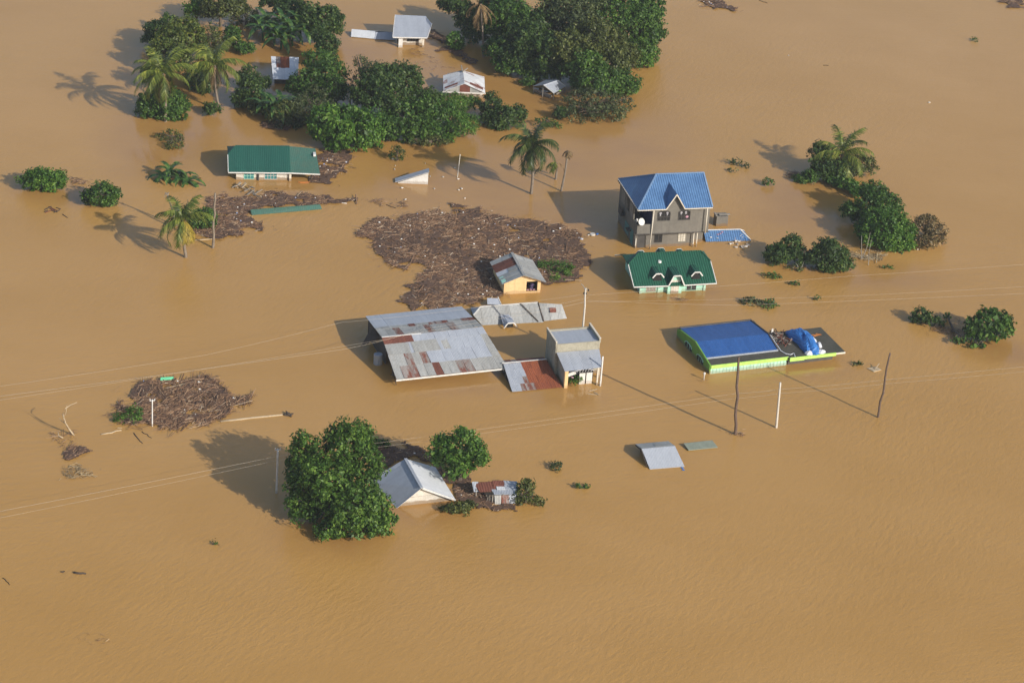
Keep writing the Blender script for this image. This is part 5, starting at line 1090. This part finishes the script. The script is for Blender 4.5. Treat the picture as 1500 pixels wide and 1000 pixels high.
# ------------------------------------------------------------------ debris mats
def inpoly(x, y, P):
    ins = np.zeros(x.shape, bool); n = len(P)
    for i in range(n):
        x1, y1 = P[i]; x2, y2 = P[(i+1) % n]
        c = ((y1 > y) != (y2 > y)) & (x < (x2-x1)*(y-y1)/(y2-y1+1e-12)+x1); ins ^= c
    return ins
def vnoise(x, y, s, rng):
    g = rng.uniform(-1, 1, (64, 64)); X, Y = x/s, y/s; i, j = np.floor(X).astype(int), np.floor(Y).astype(int); fx, fy = X-i, Y-j
    fx, fy = fx*fx*(3-2*fx), fy*fy*(3-2*fy); a = lambda p, q: g[p % 64, q % 64]
    return (a(i, j)*(1-fx)+a(i+1, j)*fx)*(1-fy)+(a(i, j+1)*(1-fx)+a(i+1, j+1)*fx)*fy
def debris(label, poly, dens=18, sl=(.25, 1.1), seed=1, mat='sticks', white=.004, holes=(), hole=.80, az=None, azs=1.2, sheet=True, name='debris_mat', cat='debris', rag=.8, sw=.022):
    rng = np.random.default_rng(seed); W = [tuple(at(*p)[:2]) for p in poly]
    HO = [[tuple(at(*p)[:2]) for p in h] for h in holes]
    A = np.array(W); x0, y0 = A.min(0)-1; x1, y1 = A.max(0)+1
    def inside(x, y):
        xx = x+vnoise(x, y, 1.3, np.random.default_rng(seed))*rag+vnoise(x, y, .5, np.random.default_rng(seed+1))*rag*.5; yy = y+vnoise(x+50, y+9, 1.3, np.random.default_rng(seed+2))*rag*1.2
        k = inpoly(xx, yy, W)&(vnoise(x, y, 1.1, np.random.default_rng(seed+20)) < hole)
        for h in HO: k &= ~inpoly(xx, yy, h)
        return k
    Q = []; mi = []
    if sheet:
        c = .22; gx, gy = np.meshgrid(np.arange(x0, x1, c), np.arange(y0, y1, c)); k = inside(gx+c/2, gy+c/2)&(rng.uniform(size=gx.shape) > .03)
        hx = lambda x, y: .035+.05*(vnoise(x, y, .8, np.random.default_rng(seed+5))+1)+.04*(vnoise(x, y, .3, np.random.default_rng(seed+6))+1)
        X, Y = gx[k], gy[k]
        q = np.stack([np.stack([X+a*c, Y+b*c, hx(X+a*c, Y+b*c)], -1) for a, b in ((0, 0), (1, 0), (1, 1), (0, 1))], 1); Q.append(q); mi.append(np.zeros(len(q), int))
    area = (x1-x0)*(y1-y0); n = int(area*dens*2.4); x = rng.uniform(x0, x1, n); y = rng.uniform(y0, y1, n)
    k = inside(x, y)
    k |= inside(x+rng.normal(size=n)*.7, y+rng.normal(size=n)*.7)&(rng.uniform(size=n) < .12); x, y = x[k], y[k]; n = len(x)
    patch = vnoise(x, y, 3.0, np.random.default_rng(seed+8)) > -.12; kk = patch | (rng.uniform(size=n) < .22); x, y = x[kk], y[kk]; n = len(x)
    L = sl[0]+(sl[1]-sl[0])*rng.uniform(size=n)**2.2
    big = rng.uniform(size=n) < .012; L = np.where(big, L*1.8+.5, L)
    base = vnoise(x, y, 4, np.random.default_rng(seed+9))*1.6+(az if az is not None else .4); a = base+rng.normal(size=n)*azs; e = rng.normal(size=n)*.06+.02
    d = np.stack([np.cos(a)*np.cos(e), np.sin(a)*np.cos(e), np.sin(e)], -1); s = np.stack([-np.sin(a), np.cos(a), np.zeros(n)], -1)*(rng.uniform(.5, 1.5, n)*sw*np.where(big, 2.2, 1))[:, None]
    p = np.stack([x, y, .08+.06*rng.uniform(size=n)+np.abs(d[:, 2])*L*.4], -1); h = d*L[:, None]/2; u = np.array([0, 0, 1])*(rng.uniform(.5, 1.2, n)*sw)[:, None]
    # each stick: tent of two faces
    Q.append(np.stack([p-h-s, p+h-s, p+h+u, p-h+u], 1)); Q.append(np.stack([p-h+s, p-h+u, p+h+u, p+h+s], 1)); mi += [np.ones(n, int)]*2
    nw = int(n*white); ii = rng.choice(n, nw, replace=False) if nw else []
    if nw:
        q = p[ii]; q[:, 2] += .08; r_ = rng.uniform(.03, .12, nw)[:, None]; X_ = np.array([1, 0, 0])*r_; Y_ = np.array([0, 1, 0])*r_*.8; Z_ = np.array([0, 0, 1])*r_*.7
        Q.append(np.stack([q-X_-Y_, q+X_-Y_, q+X_*.6+Z_+Y_*.2, q-X_*.6+Z_+Y_*.2], 1)); Q.append(np.stack([q-X_+Y_, q-X_*.6+Z_, q+X_*.6+Z_, q+X_+Y_], 1)); mi += [np.full(nw, 2)]*2
    Q = np.concatenate(Q); mi = np.concatenate(mi); cen = A.mean(0)
    return tag(quads(name, Q, ['muck', mat, 'bits'], None, (cen[0], cen[1], 0), mi.astype(np.int32)), label, cat, kind='stuff')
debris('huge dark mat of reeds and branches drifted against the yellow house',
       [(521, 340), (545, 325), (600, 315), (628, 311), (668, 312), (690, 303), (715, 313), (760, 322), (800, 324), (838, 336), (858, 358), (862, 385), (850, 405), (820, 418), (790, 412), (745, 415), (735, 430), (705, 436), (690, 446), (640, 452), (600, 452), (588, 440), (600, 420), (615, 405), (618, 393), (608, 386), (590, 392), (560, 382), (545, 372), (548, 358), (530, 350)],
       30, (.25, 1.3), 3, white=.003)
debris('round mat of brown reeds around the white pole on the left', [(185, 585), (205, 568), (240, 556), (290, 556), (330, 562), (358, 580), (355, 598), (340, 606), (325, 618), (290, 622), (262, 622), (240, 634), (222, 624), (210, 618), (185, 625), (172, 610)],
       26, (.3, 2.2), 5, white=.002, hole=.5, rag=1.1, holes=[[(285, 600), (300, 596), (312, 600), (310, 610), (295, 613), (284, 608)], [(205, 600), (216, 598), (222, 606), (210, 612)]], azs=.7, az=.5)
debris('brown mat of rubbish below and left of the teal-roofed house', [(296, 295), (318, 288), (350, 289), (372, 292), (385, 282), (420, 284), (460, 285), (520, 292), (519, 297), (475, 298), (440, 302), (400, 303), (372, 308), (370, 322), (388, 330), (380, 338), (360, 336), (348, 348), (310, 350), (285, 345), (290, 325), (305, 310)],
       26, (.25, 1.1), 7, white=.003)
debris('grey brown rubbish strip right of the teal-roofed house', [(468, 222), (490, 218), (512, 222), (518, 232), (500, 242), (492, 256), (480, 268), (462, 268), (455, 262), (466, 250), (470, 240)], 26, (.2, .9), 9, white=.012)
debris('brown debris behind the white gabled house', [(545, 655), (570, 652), (600, 655), (640, 668), (655, 690), (690, 700), (700, 715), (715, 735), (690, 742), (668, 728), (660, 710), (640, 680), (600, 672), (575, 684), (558, 680)], 26, (.2, .8), 11, white=.003)
debris('dark debris under the collapsed tin shack', [(690, 712), (712, 718), (722, 735), (742, 742), (748, 750), (735, 753), (712, 746), (690, 738)], 20, (.2, .8), 12)
debris('weed mat below the leafless branches on the left', [(92, 662), (105, 655), (128, 658), (133, 663), (115, 668), (102, 674), (90, 672)], 40, (.3, 1.0), 13, azs=.4, az=.3, rag=.3)
debris('tuft of pale reeds below the small weed mat on the left', [(90, 688), (98, 680), (112, 682), (132, 690), (138, 698), (120, 702), (100, 702), (90, 696)], 9, (.3, 1.2), 14, mat='reeds', sheet=False, rag=.3)
debris('fine twigs at the foot of the leafless branches', [(78, 635), (100, 630), (118, 634), (115, 645), (95, 650), (80, 645)], 12, (.3, 1.2), 15, sheet=False, rag=.3)
debris('long thin raft of rubbish cut by the top edge of the photo', [(1018, -3), (1050, -4), (1068, 6), (1080, 13), (1075, 17), (1050, 14), (1032, 8)], 24, (.2, .9), 16, white=.02)
debris('small debris clump in the top right corner', [(1470, 5), (1480, -2), (1502, 0), (1500, 10), (1480, 11)], 24, (.2, .8), 17)
debris('thin line of twigs above the huge debris mat', [(543, 296), (560, 294), (580, 295), (598, 299), (600, 304), (575, 305), (560, 300)], 10, (.4, 1.4), 18, sheet=False, rag=.4)
debris('small twigs floating right of the huge mat top', [(655, 298), (672, 300), (682, 304), (665, 305)], 16, (.2, .8), 19, rag=.3)
debris('brown rubbish around the house at the top', [(632, 42), (650, 48), (670, 70), (690, 85), (705, 95), (690, 98), (655, 80), (635, 60)], 12, (.2, .8), 20, rag=1.2)
debris('thin scum of twigs between the two top houses', [(590, 80), (620, 72), (650, 88), (660, 100), (640, 108), (600, 98)], 5, (.2, .7), 23, sheet=False, rag=1.2)
debris('twigs in the corner of the lower banana clump', [(385, 178), (410, 180), (430, 184), (425, 192), (400, 192), (388, 187)], 14, (.3, 1.2), 24, rag=.5)
debris('reeds and twigs below the big dome of vines', [(1245, 365), (1280, 368), (1300, 372), (1290, 382), (1262, 380), (1248, 376)], 16, (.3, 1.2), 25, mat='reeds', sheet=False, rag=.5)
debris('dead twigs left of the right-hand palm', [(1155, 252), (1178, 252), (1185, 262), (1172, 268), (1155, 262)], 14, (.3, 1.2), 26, sheet=False, rag=.4)
debris('trail of weeds joining the two bushes near the right edge', [(1368, 470), (1400, 464), (1412, 475), (1425, 495), (1410, 502), (1385, 492), (1365, 482)], 8, (.3, 1.1), 27, sheet=False, rag=.5)
debris('twigs trailing from the domed bush on the left', [(96, 260), (115, 264), (128, 268), (126, 272), (105, 268)], 14, (.3, 1.0), 28, sheet=False, rag=.3)
BT('grass_patch', 'green grass patch on the left edge of the round reed mat', 'grass', [(188, 612, 20, 10, .3), (197, 602, 12, 7, .3)], leaf=.3, rc=.35, mat='leaf_bright', dens=.7, trunk=False, inner=False, spread=.6)

# ---- drifting logs and bits
def log(label, a, b_, r, mat='wood_pale', name='floating_log', cat='log', bend=.1, root=None):
    A, B = at(*a, .02), at(*b_, .02); m = MB(); n = np.cross(unit(B-A), (0, 0, 1)); rnd = random.Random(int(a[0]))
    m.tube([A+(B-A)*t+n*rnd.uniform(-bend, bend)*(0 < t < 1) for t in (0, .25, .5, .75, 1)], [r, r*1.05, r, r*.95, r*.8], 7)
    if root:
        for k in range(7):
            d = np.array([rnd.uniform(-1, 1), rnd.uniform(-1, 1), rnd.uniform(0, .8)])*root; m.tube([B, B+d*.6, B+d], [r, r*.7, .03], 5)
    return tag(m.build(name, mat, smooth=True), label, cat, 'drifting logs and sticks')
log('long pale log right of the round reed mat', (323, 617), (414, 607.5), .11, bend=.05)
log('short dark stump at the end of the long pale log', (416, 608), (424, 608), .16, 'wood_dark', root=.45)
log('short dark log drifting at the lower left', (108, 838), (126, 840), .12, 'wood_dark'); log('stub of dark wood left of the lower left log', (89, 837), (95, 837), .07, 'wood_dark'); log('thin curved stick at the left edge', (4, 846), (14, 856), .04, 'wood_dark', bend=.1)
log('pale branch left of the round reed mat', (148, 636), (178, 630), .07); log('dark sunken stick below the round reed mat', (196, 634), (209, 649), .05, 'wood_dark'); log('short sunken stick right of its twin below the reed mat', (208, 632), (222, 641), .04, 'wood_dark')
log('short stick below the domed bush', (92, 314), (99, 319), .06, 'wood_dark'); log('brown stick in the top water right of the rubbish raft', (1112, 1), (1124, 5), .05, 'wood_dark'); log('tiny stick in open water at the top right', (1206, 96), (1214, 96), .05, 'wood_dark')
log('pale pole lying across the middle of the huge mat', (574, 343), (660, 346), .05); log('leaning pale stick on the middle of the huge mat', (660, 355), (676, 338), .05); log('pale stick on the lower part of the huge mat', (646, 420), (653, 401), .05)
log('pale pole lying at the foot of the yellowing palm', (285, 352), (326, 349), .06); log('white plank off the right tip of the teal-roof rubbish', (490, 296), (508, 298), .08, 'white'); log('thin dark mooring stick beside the floating twigs', (566, 300), (580, 305), .05, 'wood_dark')
its = []
for i in range(9): p = at(68+i*2.2+rnd.uniform(-1, 1), 303+rnd.uniform(0, 7)); its.append((p[0], p[1], .04, rnd.uniform(.5, 1.3), .09, .07, rnd.choice([-45, -30, 60])+rnd.uniform(-10, 10), 0, rnd.choice([0, 1])))
bits('drift_boards', 'small raft of broken dark boards below the domed left bush', 'boards', None, its, ['wood_dark', 'rust'], 3)
def dead_branch(label, base, tips, r=.07, mat='wood_pale', mid=None):
    b = at(*base); root = thing('leafless_branch', label, 'branch', b); m = MB()
    for (mx, my, tx, ty) in tips: m.tube([b-np.array([0, 0, .3]), b, at_y(mx, my, b[1]), at_y(tx, ty, b[1]+.4)], [r*1.2, r, r*.75, r*.35], 6)
    m.build('limb', mat, root, True)
b = at(108, 637); root = thing('leafless_branch', 'tall pale leafless branch sticking out of water on the left', 'branch', b); m = MB(); Q_ = lambda x, y, d=0: at_y(x, y, b[1]+d)
m.tube([b-np.array([0, 0, .3]), b, Q_(101, 628), Q_(95, 618), Q_(92, 607, .2), Q_(96, 598, .3), Q_(103, 593, .5), Q_(113, 589, .6)], [.11, .10, .085, .07, .06, .045, .035, .02], 7)
m.tube([Q_(95, 618), Q_(93, 612, -.2), Q_(97, 603, -.3), Q_(98, 593, -.3)], [.05, .045, .03, .015], 5)
m.tube([Q_(97, 621), Q_(90, 616, .3), Q_(86, 611, .4)], [.05, .03, .012], 5); m.tube([Q_(101, 628), Q_(97, 622, -.4), Q_(95, 613, -.5)], [.05, .035, .012], 5)
m.build('limb', 'wood_pale', root, True)
dead_branch('short curved pale branch left of the tall leafless one', (92, 641), [(86, 638, 85, 632)], .07)
dead_branch('dark leafless saplings at the foot of the big vine dome', (1262, 380), [(1262, 360, 1262, 345), (1270, 362, 1275, 340)], .05, 'wood_grey')
dead_branch('grey leafless stalk beside the dark saplings at the vine dome', (1272, 388), [(1273, 368, 1277, 350)], .045, 'wood_grey')
dead_branch('bare trunk poking through the twiggy tree above the bright mango', (513, 158), [(513, 142, 514, 128)], .12, 'wood_grey')
dead_branch('thin drowned stems between the two dark right bushes', (1170, 396), [(1168, 388, 1164, 384), (1175, 390, 1178, 382), (1162, 392, 1156, 390)], .05, 'wood_grey')
m = MB(25); f0, f1, f2, f3 = at(235, 555.5, .25), at(254, 554, .25), at(254, 551.5, .4), at(235.5, 552.5, .4); m.slab([f0, f1, f2, f3], .3); m.slab([f0+np.array([0, -.05, -.1]), f1+np.array([0, -.05, -.1]), f1+np.array([0, 0, .02]), f0+np.array([0, 0, .02])], .05)
tag(m.build('green_crate', 'green_box'), 'small bright green box at the top of the round reed mat', 'box')
m = MB(15); p = at(1266, 540, .1); m.prism([at(1270, 539, .08), at(1280, 544, .08), at(1291, 541, .08), at(1284, 537, .12)], (0, 0, -.1)); m.bar(at(1282, 540, .15), at(1288, 532, .5), .08, .05); m.bar(at(1277, 537, .1), at(1285, 537, .3), .08, .06)
tag(m.build('floating_board', 'wood_pale'), 'broken pale board floating left of the rightmost pole', 'board')
# white floating things near the gable and elsewhere
names = [(576, 234, 'above the left tip of the submerged gable'), (579, 243, 'just left of the submerged gable peak'), (578, 248.5, 'between the little spiky shrub and the submerged gable'), (587, 268, 'touching the left tip of the submerged gable'), (589, 276, 'just below the left tip of the submerged gable'),
         (623, 240, 'above the peak of the submerged gable'), (630, 259, 'right beside the wall of the submerged gable'), (649, 260, 'midway between the submerged gable and the thin white post'), (666, 247, 'left of the thin white post'), (671, 263, 'at the foot of the thin white post'), (636, 277, 'below the right end of the submerged gable'),
         (672, 279, 'below the thin white post'), (676, 277, 'right and below the thin white post'), (681, 291, 'above the twigs of the huge mat'), (594, 293, 'above the floating twigs'), (664, 301, 'on the small floating twigs'), (1361, 151, 'alone in open water at the top right'), (1155, 82, 'alone in open water above the right palm'), (1344, 366, 'at the right foot of the big vine dome'),
         (845, 343, 'at the right tip of the huge debris mat'), (862, 345, 'left of the blue float beside the huge debris mat')]
proto = None
for i, (x, y, wh) in enumerate(names):
    p = at(x, y); lb = 'small white float drifting '+wh
    if proto is None:
        m = MB(); m.tube([p+np.array([-.2, 0, .06]), p+np.array([-.13, 0, .09]), p+np.array([.08, 0, .09]), p+np.array([.15, 0, .12]), p+np.array([.2, 0, .13])], [.05, .12, .12, .05, .04], 9)
        proto = m.build('plastic_float', 'plain_white', smooth=True, origin=p); tag(proto, lb, 'float', 'white floats drifting on the flood')
    else:
        o = proto.copy(); col.objects.link(o); o.location = tuple(p); o.rotation_euler = (0, 0, rnd.uniform(0, 6)); s = rnd.uniform(.4, .8); o.scale = (s, s, s); o['label'] = lb
rags('blue float right of the huge debris mat', [at(875, 343, .03)], 'tarp', 40, name='plastic_scrap', cat='plastic', s=.28)
rags('pale blue sheeting at the right tip of the huge debris mat', [at(848, 349, .03), at(851, 350, .03)], 'sack', 41, name='plastic_scrap', cat='plastic', s=.3)
m = MB(); p = at(868, 344, .05); m.tube([p, p+np.array([0, 0, .15])], [.32, .3], 12); m.tube([p+np.array([0, 0, .15]), p+np.array([0, 0, .16])], [.2, .18], 12); tag(m.build('cream_basin', 'plain_white'), 'round cream basin afloat between the blue float and the debris', 'basin')
rags('heap of orange and white flotsam against the bright mango tree', [at(564, 198, .1), at(568, 196, .15), at(572, 201, .1), at(576, 203, .08), at(562, 202, .08)], 'orange', 42, name='flotsam_heap', cat='flotsam', s=.35)
for (x, y) in ((1029, 549),):
    m = MB(); p = at(1031, 556); m.tube([p-np.array([0, 0, .3]), p+np.array([0, 0, .45]), p+np.array([0, 0, .75]), p+np.array([0, 0, .85])], [.05, .05, .14, .05], 7); tag(m.build('white_marker', 'white'), 'short white topped stake in front of the lime building corner', 'stake')
debris('few dark twigs drifting in front of the green roofed bungalow', [(982, 438), (1006, 439), (1006, 443), (984, 443)], 8, (.3, .9), 53, sheet=False, rag=.2)
debris('weeds caught round the short white stake', [(1025, 556), (1040, 556), (1040, 560), (1026, 560)], 10, (.2, .6), 50, sheet=False, rag=.2)
debris('weeds caught at the foot of the crooked wooden pole', [(1068, 634), (1082, 632), (1096, 638), (1088, 642), (1072, 638)], 12, (.2, .6), 51, sheet=False, rag=.2)
debris('scattered twigs at the bottom left', [(118, 935), (135, 930), (162, 945), (160, 965), (150, 960)], 1.6, (.2, .6), 52, sheet=False, rag=.6)

# ------------------------------------------------------------------ power lines
def wire(label, pts, r=.010, sag=.08):
    P = [at(*p) for p in pts]; m = MB()
    for a, b_ in zip(P[:-1], P[1:]):
        k = 12; m.tube([a+(b_-a)*i/k-np.array([0, 0, sag*4*(i/k)*(1-i/k)]) for i in range(k+1)], r, 5)
    return tag(m.build('power_line', 'wire'), label, 'cable', 'power lines over the flooded village')
zt = 3.9
wire('upper cable running left from the white topped pole', [(-140, 775, 4.2), (406, 668, zt)], .0085)
wire('lower cable running left from the white topped pole', [(-140, 786, 3.8), (406, 674, zt-.3)], .0065)
wire('upper cable from the white topped pole past the three poles to the right', [(406, 668, zt), (1079, 576, 4.1), (1141, 570, 4.1), (1297, 556, 4.1), (1620, 524, 4.1)], .007)
wire('lower cable from the white topped pole past the three poles to the right', [(406, 674, zt-.3), (1079, 583, 3.8), (1141, 576, 3.8), (1297, 562, 3.8), (1620, 532, 3.8)], .006)
wire('highest cable of the tall bracket pole on its right side', [(862, 432, 7.2), (1250, 404, 6), (1620, 378, 6.5)], .0065)
wire('middle cable of the tall bracket pole on its right side', [(862, 442, 6.6), (1250, 433, 6), (1620, 412, 6)], .006)
wire('lowest cable of the tall bracket pole on its right side', [(862, 440, 6.7), (1080, 447, 6), (1620, 424, 6)], .007)
wire('brightest cable crossing the big shed roof', [(862, 441, 6.6), (735, 466, 5.6), (600, 488, 5.0), (500, 512, 5), (-140, 598, 5.5)], .0085, .1)
wire('second cable crossing the big shed roof', [(862, 436, 7.0), (620, 482, 5.6), (545, 500, 5.2), (-140, 606, 5.5)], .0065, .15)
wire('far cable passing behind the big shed roof', [(862, 430, 7.2), (700, 450, 6.4), (500, 472, 6), (300, 520, 5.6), (-140, 585, 5.5)], .007, .1)

hm = bpy.data.materials.new('haze'); hm.use_nodes = True; hn = hm.node_tree; hn.nodes.clear()
ho = hn.nodes.new('ShaderNodeOutputMaterial'); hv = hn.nodes.new('ShaderNodeVolumePrincipled'); hv.inputs['Color'].default_value = (.86, .9, .95, 1); hv.inputs['Density'].default_value = .00016; hv.inputs['Anisotropy'].default_value = .2
hn.links.new(hv.outputs[0], ho.inputs['Volume']); M['haze'] = hm
hb = MB(); hb.prism([(-700, -100, 150), (700, -100, 150), (700, 1200, 150), (-700, 1200, 150)], (0, 0, -153))
tag(hb.build('haze', 'haze', origin=(0, 500, 0)), 'thin pale air over the flood', 'haze', kind='stuff')

for o in bpy.data.objects:
    if '_o' in o: del o['_o']
